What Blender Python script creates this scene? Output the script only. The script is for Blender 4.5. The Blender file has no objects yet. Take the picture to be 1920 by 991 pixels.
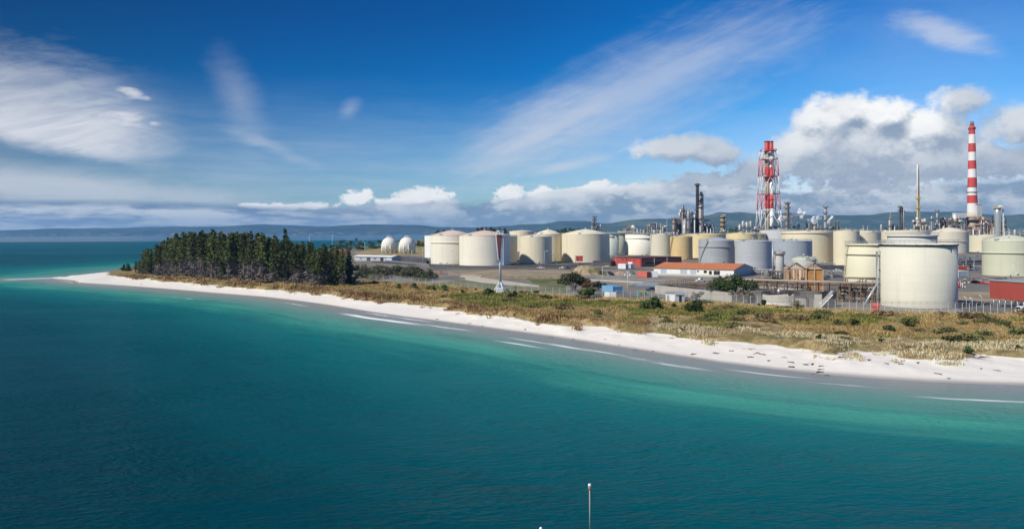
import bpy, math, random
import numpy as np
from mathutils import Vector, Matrix
R_ = math.radians
rnd = random.Random(7)
rng = np.random.default_rng(11)
scene = bpy.context.scene
COL = scene.collection

# ------------------------------------------------------------------ camera
FPX = 1507.0                 # focal length in photo pixels (photo is 1920 wide)
HOR = 435.0                  # eye-level row at the photo's middle column
ROLL = R_(0.30)
CZ = 26.0
CAM = Vector((0, 0, CZ))
UPV = Vector((math.sin(ROLL), 0, math.cos(ROLL)))
RTV = Vector((math.cos(ROLL), 0, -math.sin(ROLL)))
FWV = Vector((0, 1, 0))
cd = bpy.data.cameras.new('camera'); cam = bpy.data.objects.new('camera', cd); COL.objects.link(cam)
cd.sensor_width = 36; cd.lens = 36 * FPX / 1920; cd.shift_y = (HOR - 495.5) / 1920
cd.clip_start = 0.5; cd.clip_end = 60000
m = Matrix.Identity(4)
for i in range(3):
    m[i][0] = RTV[i]; m[i][1] = UPV[i]; m[i][2] = -FWV[i]; m[i][3] = CAM[i]
cam.matrix_world = m
scene.camera = cam

def ray(x, y):
    return FWV + RTV * ((x - 960) / FPX) + UPV * ((HOR - y) / FPX)
def P(x, y, z=4.0):
    d = ray(x, y); return CAM + d * ((z - CZ) / d.z)
def D(x, y, Y):
    return CAM + ray(x, y) * Y
def ZT(x, y, Y):
    return D(x, y, Y).z

# ------------------------------------------------------------------ node helper
class S:
    """a socket with arithmetic"""
    nt = None
    def __init__(s, sock): s.s = sock
    def __add__(a, b): return M('ADD', a, b)
    def __radd__(a, b): return M('ADD', b, a)
    def __sub__(a, b): return M('SUBTRACT', a, b)
    def __rsub__(a, b): return M('SUBTRACT', b, a)
    def __mul__(a, b): return M('MULTIPLY', a, b)
    def __rmul__(a, b): return M('MULTIPLY', b, a)
    def __truediv__(a, b): return M('DIVIDE', a, b)
def put(sock, v):
    if isinstance(v, S): S.nt.links.new(v.s, sock)
    else: sock.default_value = v
def N(kind, **kw):
    n = S.nt.nodes.new(kind)
    for k, v in kw.items(): setattr(n, k, v)
    return n
def M(op, a, b=0.0, clamp=False):
    n = N('ShaderNodeMath', operation=op, use_clamp=clamp); put(n.inputs[0], a); put(n.inputs[1], b); return S(n.outputs[0])
def sstep(x, lo, hi, o0=0.0, o1=1.0):
    n = N('ShaderNodeMapRange', interpolation_type='SMOOTHSTEP'); put(n.inputs[0], x)
    for i, v in enumerate((lo, hi, o0, o1)): put(n.inputs[1 + i], v)
    return S(n.outputs[0])
def lstep(x, lo, hi, o0=0.0, o1=1.0):
    n = N('ShaderNodeMapRange'); put(n.inputs[0], x)
    for i, v in enumerate((lo, hi, o0, o1)): put(n.inputs[1 + i], v)
    return S(n.outputs[0])
def XYZ(x, y, z):
    n = N('ShaderNodeCombineXYZ'); put(n.inputs[0], x); put(n.inputs[1], y); put(n.inputs[2], z); return S(n.outputs[0])
def SEP(v):
    n = N('ShaderNodeSeparateXYZ'); put(n.inputs[0], v); return [S(o) for o in n.outputs]
def noise(v, scale, detail=4, rough=0.55, dist=0.0):
    n = N('ShaderNodeTexNoise'); put(n.inputs['Vector'], v); n.inputs['Scale'].default_value = scale
    n.inputs['Detail'].default_value = detail; n.inputs['Roughness'].default_value = rough; n.inputs['Distortion'].default_value = dist
    return S(n.outputs[0])
def rgb(c):
    if isinstance(c, S): return c
    n = N('ShaderNodeRGB'); n.outputs[0].default_value = (*c, 1); return S(n.outputs[0])
def mix(f, a, b, mode='MIX'):
    n = N('ShaderNodeMix', data_type='RGBA', blend_type=mode); put(n.inputs[0], f)
    put(n.inputs[6], rgb(a)); put(n.inputs[7], rgb(b)); return S(n.outputs[2])
def attr(name, what='Fac'):
    n = N('ShaderNodeAttribute'); n.attribute_name = name; return S(n.outputs[what])
def coord(kind='Object'):
    return S(N('ShaderNodeTexCoord').outputs[kind])
def vscale(v, x, y, z):
    n = N('ShaderNodeVectorMath', operation='MULTIPLY'); put(n.inputs[0], v); n.inputs[1].default_value = (x, y, z); return S(n.outputs[0])
def srgb(r, g, b):
    f = lambda c: c / 12.92 if c <= .04045 else ((c + .055) / 1.055) ** 2.4
    return tuple(f(c / 255) for c in (r, g, b))

# ------------------------------------------------------------------ sky and sun
SUN_EL = R_(43)
SUN_AZ = math.atan2(-0.83, -0.56)          # measured from +Y towards +X
SUND = Vector((math.sin(SUN_AZ) * math.cos(SUN_EL), math.cos(SUN_AZ) * math.cos(SUN_EL), math.sin(SUN_EL)))
sd = bpy.data.lights.new('sun', 'SUN'); sun = bpy.data.objects.new('sun', sd); COL.objects.link(sun)
sd.energy = 4.6; sd.angle = R_(0.5); sd.color = (1.0, 0.95, 0.86)
sun.rotation_euler = SUND.to_track_quat('Z', 'Y').to_euler()
scene.view_settings.view_transform = 'Standard'; scene.view_settings.look = 'None'
scene.view_settings.gamma = 1; scene.view_settings.use_curve_mapping = False
scene.view_settings.exposure = 0.12
scene.cycles.volume_bounces = 1; scene.cycles.max_bounces = 8; scene.cycles.transparent_max_bounces = 64
scene.cycles.use_denoising = True

world = bpy.data.worlds.new('World'); scene.world = world; world.use_nodes = True
nt = world.node_tree; nt.nodes.clear(); S.nt = nt
WS = 0.10
def ae(x, y):
    d = ray(x, y); return math.atan2(d.x, d.y), d.z / math.hypot(d.x, d.y)
sky = N('ShaderNodeTexSky', sky_type='NISHITA'); sky.sun_disc = False
sky.sun_elevation = SUN_EL; sky.sun_rotation = SUN_AZ; sky.altitude = 0; sky.air_density = 1.0; sky.dust_density = 0.25; sky.ozone_density = 3.0
gx, gy, gz = SEP(coord('Generated'))
az = M('ARCTAN2', gx, gy)
el = gz / M('MAXIMUM', M('SQRT', gx * gx + gy * gy), 0.001)
def ell(x, y, rx, ry, rot=0.0, A=az, E=el, warp=None):
    """soft ellipse 1 at centre -> 0 at rim (photo pixels give the bearing and height of the cloud)"""
    a0, e0 = ae(x, y); k = FPX * math.cos(a0)
    da = (A - a0) * (k / math.cos(a0)); de = (E - e0) * (FPX / max(.75, math.cos(a0)))
    c, s = math.cos(R_(rot)), math.sin(R_(rot))
    p = (da * (c / rx) + de * (s / rx)); q = (de * (c / ry) - da * (s / ry))
    return 1.0 - M('SQRT', p * p + q * q)
# clear sky grade: deeper, bluer (polarised) blue than the model gives
hs = N('ShaderNodeHueSaturation'); put(hs.inputs['Color'], S(sky.outputs[0])); hs.inputs['Saturation'].default_value = 1.25
gm = N('ShaderNodeMix', data_type='RGBA', blend_type='MULTIPLY'); gm.inputs[0].default_value = 1
put(gm.inputs[6], S(hs.outputs[0]))
def cramp(x, pts):
    n = N('ShaderNodeValToRGB'); r = n.color_ramp; put(n.inputs[0], x)
    for i, (p, c) in enumerate(pts):
        e = r.elements[i] if i < 2 else r.elements.new(p)
        e.position = p; e.color = (*c, 1)
    return S(n.outputs[0])
tint = cramp(el * 2.0, [(0.0, (.60, .95, 1.10)), (.15, (.26, .68, 1.02)), (.31, (.015, .50, .88)), (.54, (.0, .355, .69)), (1.0, (.0, .34, .66))])
tint = mix(1.0, tint, cramp(az + 0.6, [(0.0, (.5, .46, .46)), (.3, (.75, .74, .78)), (.6, (1.0, 1.0, 1.0)), (.85, (2.6, 1.45, 1.32)), (1.0, (3.4, 1.6, 1.45))]), 'MULTIPLY')
put(gm.inputs[7], tint)
skycol = S(gm.outputs[2])
K = 1.0 / WS
def cc(c): return tuple(v * K for v in c)
# --- thin high cloud
vA = XYZ(az * 3.0, el * 9.0, 1.3)
wisp = noise(vA, 2.2, 8, 0.62, 0.6)
fine = noise(XYZ(az * 10.0, el * 30.0, 4.0), 3.0, 6, 0.65, 0.4)
cr, sr = math.cos(R_(24)), math.sin(R_(24))
streak = noise(XYZ((az * cr + el * sr) * 3.0, (el * cr - az * sr) * 22.0, 7.0), 2.0, 7, 0.62, 0.3)
def soft(f, lo=0.0, hi=0.9): return sstep(f, lo, hi)
wn = (wisp - 0.5)
cl = soft(ell(60, 245, 430, 190, -10) + wn * .9 + (fine - .5) * .5, 0.0, 0.75) * 0.74
sl = -0.155; lo_ = ae(150, 300); hi_ = ae(150, 282)
cut = sstep(el - az * sl + wn * 0.025 + (fine - .5) * .012, lo_[1] - sl * lo_[0], hi_[1] - sl * hi_[0] + .008)
fib = noise(XYZ((az * .97 + el * .26) * 5.0, (el * .97 - az * .26) * 42.0, 21.0), 2.0, 6, .62, .5)
cl = cl * (0.80 + 0.42 * sstep(fib, .30, .70)) * cut * sstep(az + wn * .16 + (fine - .5) * .05, -0.375, -0.47) * (0.55 + .75 * sstep(el, ae(100, 120)[1], ae(100, 280)[1]))
cl2 = soft(ell(60, 348, 480, 46, -5) + wn * 0.7 + (fine - .5) * .4, 0.0, .8) * 0.62
cl3 = soft(ell(448, 185, 62, 160, 18) + wn * 1.0 + (fib - .5) * .2 + (fine - .5) * .4, 0.1, 1.2) * 0.26
cl4 = soft(ell(510, 275, 160, 26, -22) + wn * 1.3 + (fine - .5) * .7, 0.25, 1.3) * 0.4
cl5 = soft(ell(1180, 180, 470, 120, 22) + (streak - .5) * .75 + wn * .55 + (fine - .5) * .25, 0.0, 1.0) * 0.50
cl5b = soft(ell(1000, 250, 200, 66, 28) + (streak - .5) * .8 + wn * .6 + (fine - .5) * .35, 0.0, 1.0) * 0.45
cl6 = soft(ell(1060, 312, 130, 16, 12) + wn * 1.0, 0.1, 1.0) * 0.5
cl7 = soft(ell(1765, 60, 130, 38, -32) + wn * 1.3 + (fine - .5) * .6, 0.1, 1.0) * 0.55
cl8 = soft(ell(655, 205, 45, 30, 40) + wn * 1.2, 0.2, 1.1) * 0.3
cl9 = soft(ell(1750, 150, 520, 320, 0) + wn * .9, 0.0, 1.3) * 0.22
cl0 = sstep(el + wn * 0.05, 0.20, 0.03) * (0.02 + 0.55 * (noise(XYZ(az * 4, el * 40, 2.0), 2.0, 5, .6)))
alpha = 1.0
for c in (cl, cl2, cl3, cl4, cl5, cl5b, cl6, cl7, cl8, cl9, cl0): alpha = M('MULTIPLY', alpha, 1.0 - c)
alpha = 1.0 - alpha
col = mix(alpha, skycol, cc(srgb(214, 216, 222)))
# small torn puffs by the left sheet
pf = M('MAXIMUM', ell(250, 175, 34, 16, -20), M('MAXIMUM', ell(235, 222, 60, 22, -10), ell(290, 232, 20, 10)))
col = mix(sstep(pf + (fine - .5) * 1.9, 0.25, 0.9) * 0.7, col, cc(srgb(225, 222, 226)))
# --- cumulus : field evaluated here and a little towards the sun for light and shade
def cumulus(dx, dy):
    A = az + dx / FPX; E = el + dy / FPX
    n1 = noise(XYZ(A * 9.0, E * 11.0, 3.0), 1.0, 3, .5, 0.2)
    n2 = noise(XYZ(A * 30.0, E * 36.0, 6.0), 1.0, 6, .62, 0.15)
    f = None
    for b in ((1625, 280, 170, 92, 0, .16), (1560, 232, 85, 58, 0, .08), (1650, 220, 95, 50, 0, .08), (1735, 250, 85, 75, -20, .05), (1500, 285, 70, 60, 0, .06), (1595, 208, 60, 36, 0, .03),
              (1760, 300, 175, 48, 0, 0.10), (1425, 322, 80, 52, 0, -.10), (1262, 279, 130, 42, 3, -.10), (1340, 290, 80, 34, 0, -.16), (1790, 185, 110, 62, 0, -.24), (1915, 240, 95, 75, 0, -.16), (1860, 300, 120, 50, 0, -.05),
              (672, 372, 42, 20, 0, .10), (792, 371, 60, 22, 4, .10), (735, 380, 80, 14, 0, 0), (560, 387, 90, 12, 3, .05), (480, 386, 40, 8, 0, .0), (955, 368, 44, 26, 8, .10), (1015, 366, 34, 20, 0, .06), (1110, 354, 44, 15, 20, .0), (1180, 360, 70, 22, 8, .05), (1290, 350, 100, 36, 0, .05), (1360, 350, 70, 34, 0, 0.0)):
        g = ell(b[0], b[1], b[2], b[3], b[4], A, E) + b[5]
        f = g if f is None else M('SMOOTH_MAX', f, g)
        if b[0] and f.s.node.operation == 'SMOOTH_MAX': f.s.node.inputs[2].default_value = 0.18
    n4 = noise(XYZ(A * 85.0, E * 110.0, 2.5), 1.0, 5, .62, 0.2); lowk = sstep(E, 0.11, 0.06)
    return f + (n1 - .5) * 0.85 + (n2 - .5) * 0.85 + (n4 - .5) * (0.30 + 1.1 * lowk)
f0 = cumulus(0, 0); f1 = cumulus(-14, 24)
ca = sstep(f0, 0.10, 0.50)
lit = sstep(f0 - f1, -0.30, 0.40)
n3 = noise(XYZ(az * 14.0, el * 22.0, 9.0), 1.0, 5, .6)
ccol = mix(M('MULTIPLY', lit, 0.35 + 1.25 * n3, True), cc(srgb(140, 156, 176)), cc(srgb(252, 251, 248)))
under = sstep(el + (n3 - .5) * .03, ae(1600, 320)[1], ae(1600, 225)[1])
greyz = M('MAXIMUM', sstep(az, ae(1560, 0)[0], ae(1400, 0)[0]) * sstep(el, ae(1300, 330)[1], ae(1300, 310)[1]), sstep(az, ae(1740, 0)[0], ae(1800, 0)[0]) * .8)
ccol = mix(M('MULTIPLY', sstep(az, ae(1130, 0)[0], ae(1250, 0)[0]), M('MAXIMUM', 1.0 - under, greyz * .75)) * .82, ccol, mix(n3, cc(srgb(138, 154, 178)), cc(srgb(186, 194, 204))))
# --- low bank along the horizon
def ramp(x, pts):
    n = N('ShaderNodeValToRGB'); r = n.color_ramp; put(n.inputs[0], x)
    while len(r.elements) > 1: r.elements.remove(r.elements[0])
    for i, (p, v) in enumerate(pts):
        e = r.elements[0] if i == 0 else r.elements.new(p)
        e.position = p; e.color = (v, v, v, 1)
    return S(n.outputs[0])
bank = [(-700, 378), (0, 373), (250, 374), (420, 381), (600, 388), (700, 380), (820, 376), (900, 368), (980, 366), (1100, 356), (1220, 346), (1320, 340), (1420, 344), (1500, 348), (1600, 342), (1750, 336), (1850, 326), (1920, 318), (2400, 310)]
pts = [((ae(x, y)[0] + 1.6) / 3.2, ae(x, y)[1] * 5) for x, y in bank]
top = ramp((az + 1.6) / 3.2, [(0.0, pts[0][1])] + pts + [(1.0, pts[-1][1])]) / 5.0
b1 = noise(XYZ(az * 10.0, el * 24.0, 12.0), 1.0, 6, .6, 0.2)
b2 = noise(XYZ(az * 7.0, el * 62.0, 15.0), 1.0, 5, .6, 0.2)
b3 = noise(XYZ(az * 34.0, el * 70.0, 18.0), 1.0, 6, .62, 0.2)
right = sstep(az, -0.30, -0.03)
hgt = top - el + (b1 - .5) * (0.006 + 0.05 * right)
ba = sstep(hgt, -0.002, 0.007)
lowl = mix(sstep(b2 * .65 + b1 * .35, 0.44, 0.57), cc(srgb(112, 134, 164)), cc(srgb(206, 212, 218)))
lowr = mix(sstep(b1, 0.40, 0.66), cc(srgb(132, 152, 176)), cc(srgb(196, 205, 214)))
lowr = mix(sstep(b3 * .6 + b1 * .4, .46, .60) * .75, lowr, cc(srgb(216, 221, 226))); lowr = mix(sstep(b3 * .5 + b2 * .5, .47, .36) * .6, lowr, cc(srgb(118, 138, 166)))
lowl = mix(sstep(b3 * .4 + b2 * .6, .50, .60) * .5, lowl, cc(srgb(222, 226, 230)))
lowl = mix(sstep(hgt, .012, .002) * .7, lowl, cc(srgb(104, 126, 156)))
bcol = mix(right, lowl, lowr)
bcol = mix(sstep(hgt, 0.02, 0.0) * sstep(b1, .40, .58) * right * .85, bcol, cc(srgb(240, 241, 242)))
bcol = mix(sstep(el, 0.03, 0.0) * 0.5, bcol, cc(srgb(160, 180, 204)))
col = mix(ca * sstep(el, 0.012, 0.035) * 0.97, col, ccol)
col = mix(ba * 0.94 * (1.0 - ca * sstep(az, ae(1380, 0)[0], ae(1480, 0)[0]) * .75), col, bcol)
# below the horizon the same pale air
bg = N('ShaderNodeBackground'); put(bg.inputs[0], col); bg.inputs[1].default_value = WS
out = N('ShaderNodeOutputWorld'); nt.links.new(bg.outputs[0], out.inputs[0])
world.cycles.sampling_method = 'MANUAL'; world.cycles.sample_map_resolution = 512

# ------------------------------------------------------------------ mesh helpers
def tag(o, label=None, cat=None, group=None, kind=None):
    for k, v in (('label', label), ('category', cat), ('group', group), ('kind', kind)):
        if v: o[k] = v
    return o
def thing(name, label, cat, loc=(0, 0, 0), rz=0.0, group=None):
    o = bpy.data.objects.new(name, None); COL.objects.link(o); o.empty_display_size = 1
    o.location = loc; o.rotation_euler = (0, 0, rz); return tag(o, label, cat, group)
class MB:
    def __init__(s): s.v = []; s.f = []; s.sm = []
    def add(s, vs, fs, smooth=False):
        o = len(s.v); s.v += [tuple(v) for v in vs]; s.f += [tuple(i + o for i in f) for f in fs]; s.sm += [smooth] * len(fs); return s
    def box(s, c, d, rz=0.0, taper=1.0):
        x, y, z = (k / 2 for k in d); ca, sa = math.cos(rz), math.sin(rz); vs = []
        for sz in (-1, 1):
            t = taper if sz > 0 else 1
            for sx, sy in ((-1, -1), (1, -1), (1, 1), (-1, 1)):
                px, py = sx * x * t, sy * y * t; vs.append((c[0] + px * ca - py * sa, c[1] + px * sa + py * ca, c[2] + sz * z))
        return s.add(vs, [(3, 2, 1, 0), (4, 5, 6, 7), (0, 1, 5, 4), (1, 2, 6, 5), (2, 3, 7, 6), (3, 0, 4, 7)])
    def bx(s, x0, x1, y0, y1, z0, z1): return s.box(((x0 + x1) / 2, (y0 + y1) / 2, (z0 + z1) / 2), (x1 - x0, y1 - y0, z1 - z0))
    def lathe(s, prof, n=24, c=(0, 0, 0), cap0=True, cap1=True, smooth=True):
        vs = [(c[0] + r * math.cos(2 * math.pi * k / n), c[1] + r * math.sin(2 * math.pi * k / n), c[2] + z) for r, z in prof for k in range(n)]
        fs = [(i * n + k, i * n + (k + 1) % n, (i + 1) * n + (k + 1) % n, (i + 1) * n + k) for i in range(len(prof) - 1) for k in range(n)]
        s.add(vs, fs, smooth); o = len(s.v) - len(vs)
        if cap0: s.f.append(tuple(o + k for k in reversed(range(n)))); s.sm.append(False)
        if cap1: s.f.append(tuple(o + (len(prof) - 1) * n + k for k in range(n))); s.sm.append(False)
        return s
    def tube(s, pts, r, n=6, r1=None):
        pts = [Vector(p) for p in pts]; L = len(pts); vs = []
        for i, p in enumerate(pts):
            d = (pts[min(i + 1, L - 1)] - pts[max(i - 1, 0)]).normalized()
            a = d.cross(Vector((0, 0, 1)) if abs(d.z) < .95 else Vector((1, 0, 0))).normalized(); b = d.cross(a)
            rr = r if r1 is None else r + (r1 - r) * i / (L - 1)
            vs += [p + (a * math.cos(2 * math.pi * k / n) + b * math.sin(2 * math.pi * k / n)) * rr for k in range(n)]
        fs = [(i * n + k, i * n + (k + 1) % n, (i + 1) * n + (k + 1) % n, (i + 1) * n + k) for i in range(L - 1) for k in range(n)]
        fs += [tuple(reversed(range(n))), tuple((L - 1) * n + k for k in range(n))]
        return s.add(vs, fs, n > 5)
    def bar(s, a, b, w=0.2): return s.tube([a, b], w * .7, 4)
    def sphere(s, c, r, nu=20, nv=12, sz=1.0):
        return s.lathe([(max(1e-3, r * math.sin(math.pi * j / nv)), -r * sz * math.cos(math.pi * j / nv)) for j in range(nv + 1)], nu, c)
    def quad(s, *p): return s.add(p, [tuple(range(len(p)))])
    def build(s, name, m, parent=None):
        me = bpy.data.meshes.new(name); me.from_pydata(s.v, [], s.f)
        me.polygons.foreach_set('use_smooth', s.sm); me.materials.append(m); me.update()
        o = bpy.data.objects.new(name, me); COL.objects.link(o); o.parent = parent; return o
def npmesh(name, V, F, m, parent=None, colors=None, smooth=False, attrs=None):
    """F: (n,k) int array, all faces alike"""
    me = bpy.data.meshes.new(name); n, k = F.shape
    me.vertices.add(len(V)); me.vertices.foreach_set('co', np.ascontiguousarray(V, dtype=np.float32).ravel())
    me.loops.add(n * k); me.loops.foreach_set('vertex_index', np.ascontiguousarray(F, dtype=np.int32).ravel())
    me.polygons.add(n); me.polygons.foreach_set('loop_start', np.arange(0, n * k, k, dtype=np.int32))
    me.polygons.foreach_set('use_smooth', np.full(n, smooth)); me.update(calc_edges=True)
    if colors is not None:
        a = me.color_attributes.new('col', 'FLOAT_COLOR', 'POINT')
        a.data.foreach_set('color', np.concatenate([colors, np.ones((len(V), 1))], 1).astype(np.float32).ravel())
    for an, av in (attrs or {}).items():
        a = me.attributes.new(an, 'FLOAT', 'POINT'); a.data.foreach_set('value', av.astype(np.float32).ravel())
    me.materials.append(m); o = bpy.data.objects.new(name, me); COL.objects.link(o); o.parent = parent; return o
def dup(root, loc=None, rz=None, label=None, scale=None):
    r = root.copy(); COL.objects.link(r)
    if loc is not None: r.location = loc
    if rz is not None: r.rotation_euler = (0, 0, rz)
    if scale is not None: r.scale = scale
    if label: r['label'] = label
    for ch in root.children:
        c = ch.copy(); COL.objects.link(c); c.parent = r
        for g in ch.children:
            d = g.copy(); COL.objects.link(d); d.parent = c
    return r
def new_mat(name):
    m = bpy.data.materials.new(name); m.use_nodes = True; S.nt = m.node_tree
    b = m.node_tree.nodes['Principled BSDF']; return m, b
_cache = {}
def paint(c, rough=0.55, var=0.12, scale=0.5, metal=0.0, streak=0.0, bump=0.0, courses=0.0, rust=0.0):
    key = (c, rough, var, scale, metal, streak, bump, courses, rust)
    if key in _cache: return _cache[key]
    m, b = new_mat('paint'); co = coord()
    n = noise(co, scale, 5, .6)
    v = 1.0 + (n - .5) * (var * 2)
    if streak:
        v = v * (1.0 - sstep(noise(vscale(co, 1.0, 1.0, 0.05), 0.6, 5, .65), .5, .75) * streak)
    if courses:
        z = SEP(co)[2]; fr = M('FRACT', z / 2.4)
        v = v * (1.0 - sstep(fr, 0.05, 0.0) * courses) * (1.0 + (noise(XYZ(0.0, 0.0, M('FLOOR', z / 2.4)), 3.7, 0) - .5) * courses)
    cm = mix(1.0, c, XYZ(v, v, v), 'MULTIPLY')
    if rust: cm = mix(sstep(noise(co, scale * 2.3, 6, .7), .52, .68) * rust, cm, (0.16, 0.075, 0.035))
    put(b.inputs['Base Color'], cm); b.inputs['Roughness'].default_value = rough; b.inputs['Metallic'].default_value = metal
    if bump:
        bp = N('ShaderNodeBump'); bp.inputs['Strength'].default_value = bump; bp.inputs['Distance'].default_value = .3; put(bp.inputs['Height'], n)
        m.node_tree.links.new(bp.outputs[0], b.inputs['Normal'])
    _cache[key] = m; return m

# ------------------------------------------------------------------ the lie of the land
def curve(px, z):
    q = [P(x, y, z) for x, y in px]; return np.array([v.x / v.y for v in q]), np.array([v.y for v in q])
WL = curve([(98, 522), (150, 530), (200, 533), (300, 540.5), (400, 549), (500, 557), (560, 564), (640, 575.5), (700, 585.5), (760, 594), (860, 607), (950, 619), (1050, 633), (1150, 648.5), (1250, 664), (1350, 679.5), (1450, 692), (1550, 702), (1650, 710), (1750, 716), (1850, 720), (1920, 722)], 0.0)
VL = curve([(98, 520.5), (205, 515), (250, 520), (300, 526), (400, 533), (500, 541.5), (600, 548), (650, 556), (750, 568), (850, 580), (950, 592), (1050, 604), (1150, 613), (1250, 622), (1350, 635), (1450, 647), (1550, 656), (1650, 661), (1750, 665), (1850, 668), (1920, 670)], 2.0)
FL = curve([(98, 520), (205, 509.5), (250, 510), (300, 516), (400, 523), (500, 530), (600, 535), (690, 527), (800, 534), (900, 545), (1000, 550), (1100, 560), (1200, 562), (1300, 566), (1400, 572), (1500, 578), (1640, 585), (1800, 588), (1920, 588)], 4.0)
BL = curve([(98, 520), (200, 510), (240, 503), (400, 490), (620, 471), (700, 462), (760, 455), (800, 449), (900, 441)], 0.0)
T_TIP = WL[0][0]
def ip(c, t, slope=True):
    v = np.interp(t, c[0], c[1])
    if slope:
        k = (c[1][-1] - c[1][-3]) / (c[0][-1] - c[0][-3]); v = np.where(t > c[0][-1], c[1][-1] + np.maximum(k, -60) * (t - c[0][-1]), v)
    return v
def back(t): return np.where(t > BL[0][-1], 40000.0, np.interp(t, BL[0], BL[1]))
def vnoise(x, y, s, seed=0):
    """cheap smooth value noise"""
    x = np.asarray(x) / s; y = np.asarray(y) / s; xi = np.floor(x).astype(np.int64); yi = np.floor(y).astype(np.int64); xf = x - xi; yf = y - yi
    h = lambda a, b: (((a * 374761393 + b * 668265263 + seed * 974711) ^ ((a * 374761393 + b * 668265263 + seed * 974711) >> 13)) * 1274126177 & 0xffff) / 65535.0
    u = xf * xf * (3 - 2 * xf); w = yf * yf * (3 - 2 * yf)
    return (h(xi, yi) * (1 - u) + h(xi + 1, yi) * u) * (1 - w) + (h(xi, yi + 1) * (1 - u) + h(xi + 1, yi + 1) * u) * w
def veg_edge(X, Y, t):
    """bites and tongues along the foot of the dune"""
    return ip(VL, t) + (vnoise(X, Y, 24, 7) - .5) * 9 + (vnoise(X, Y, 7, 3) - .5) * 9 + (vnoise(X, Y, 2.6, 5) - .5) * 4
def land_z(X, Y):
    X = np.asarray(X, float); Y = np.asarray(Y, float); t = X / Y
    W, Fn = ip(WL, t), ip(FL, t); V = np.minimum(veg_edge(X, Y, t), Fn - 1.0); B = back(t); V = np.maximum(V, W + 2)
    a = np.clip((Y - W) / (V - W), 0, 1); b = np.clip((Y - V) / np.maximum(Fn - V, 1), 0, 1)
    z = np.where(Y < W, np.maximum((Y - W) * 0.06, -4), 0.15 * np.minimum(1, (Y - W) / 3) + 1.45 * a ** 1.3)
    scarp = np.clip((Y - V) / 4.0, 0, 1); scarp = scarp * scarp * (3 - 2 * scarp)
    up = 1.6 + 1.0 * scarp + 1.4 * b + scarp * (1 - b) * ((vnoise(X, Y, 9, 1) - .5) * 1.5 + (vnoise(X, Y, 3.2, 2) - .5) * .7)
    z = np.where(Y > V, up, z); z = np.where(Y >= Fn, 4.0, z)
    z = np.minimum(z, np.clip((B - Y) * 0.05, -4, 9))
    z = np.minimum(z, np.clip((t - T_TIP) * Y * 0.05, -4, 9))
    return z

# ground
tt = np.concatenate([np.linspace(-0.85, T_TIP - .01, 30), np.linspace(T_TIP - .008, 0.66, 640), np.linspace(0.664, 1.15, 90)])
rows = []
for t in tt:
    W, F_ = float(ip(WL, t)), float(ip(FL, t)); V = min(float(ip(VL, t)), F_ - 2); V = max(V, W + 3)
    rows.append(np.concatenate([np.linspace(40, W - 8, 8), np.linspace(W - 6, W + .4 * (V - W), 12), np.linspace(W + .45 * (V - W), V - 7, 8), np.linspace(V - 6.5, V + 9, 34),
                                np.linspace(V + 10, max(F_, V + 14), 34), max(F_, V + 14) * np.exp(np.linspace(.02, math.log(16000 / F_), 54))]))
YY = np.array(rows); TT = tt[:, None] * np.ones_like(YY); XX = TT * YY
ZZ = land_z(XX, YY)
farf = np.clip((YY - 3000) / 5000, 0, 1); ZZ = np.where(ZZ > 3.9, ZZ + farf * 0, ZZ)
nr, ncn = YY.shape
idx = np.arange(nr * ncn).reshape(nr, ncn)
FQ = np.stack([idx[:-1, :-1], idx[1:, :-1], idx[1:, 1:], idx[:-1, 1:]], -1).reshape(-1, 4)
Wg, Fg = ip(WL, TT), ip(FL, TT); Vg = veg_edge(XX, YY, TT)
m, b = new_mat('ground'); co = coord()
veg, yard, wet = attr('veg'), attr('yard'), attr('wet')
n1 = noise(co, .06, 6, .6); n2 = noise(co, .5, 6, .65); n3 = noise(co, 2.5, 4, .6)
sand = mix(n2, (0.66, 0.615, 0.55), (0.79, 0.755, 0.70)); sand = mix(sstep(n3, .62, .72) * .35, sand, (0.36, 0.31, 0.25))
sand = mix(wet, sand, (0.30, 0.285, 0.27))
grass = mix(sstep(n2, .35, .65), (0.17, 0.115, 0.05), (0.38, 0.29, 0.15)); grass = mix(sstep(n1, .42, .62) * .8, grass, (0.10, 0.105, 0.03))
gravel = mix(n2, (0.11, 0.108, 0.105), (0.21, 0.20, 0.185)); gravel = mix(sstep(n1, .45, .62) * .8, gravel, (0.30, 0.235, 0.155)); gravel = mix(sstep(n1, .38, .30) * .8, gravel, (0.085, 0.087, 0.09))
far = sstep(SEP(co)[1], 900, 1300); nf = noise(vscale(co, 1, .35, 1), .004, 4, .6)
field = mix(sstep(nf, .4, .6), (0.07, 0.11, 0.035), (0.27, 0.235, 0.10))
gravel = mix(far, gravel, field)
c = mix(sstep(veg + (n2 - .5) * .6, .3, .7), sand, grass); c = mix(yard, c, gravel); c = mix(sstep(SEP(co)[2], -.35, -1.2), c, (0.012, 0.10, 0.11))  # unseen seabed coloured teal to keep brown out of the water's reflections
put(b.inputs['Base Color'], c); b.inputs['Roughness'].default_value = .95; b.inputs['Specular IOR Level'].default_value = .15
bp = N('ShaderNodeBump'); bp.inputs['Strength'].default_value = .6; bp.inputs['Distance'].default_value = .25; put(bp.inputs['Height'], n2); m.node_tree.links.new(bp.outputs[0], b.inputs['Normal'])
o = npmesh('ground', np.stack([XX, YY, ZZ], -1).reshape(-1, 3), FQ, m, smooth=True,
           attrs={'veg': np.clip((YY - Vg + 1.0) / 3, 0, 1) * np.clip((TT - VL[0][1] + .012) / .02, 0, 1), 'yard': np.clip((YY - Fg - 1) / 4, 0, 1) * np.clip((TT - FL[0][2] + .0) / .03, 0, 1), 'wet': np.clip(1 - (YY - Wg - .5) / 2.2, 0, 1)})
tag(o, kind='structure')
def gz_(x, y): return float(land_z(np.array([x]), np.array([y]))[0])
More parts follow.
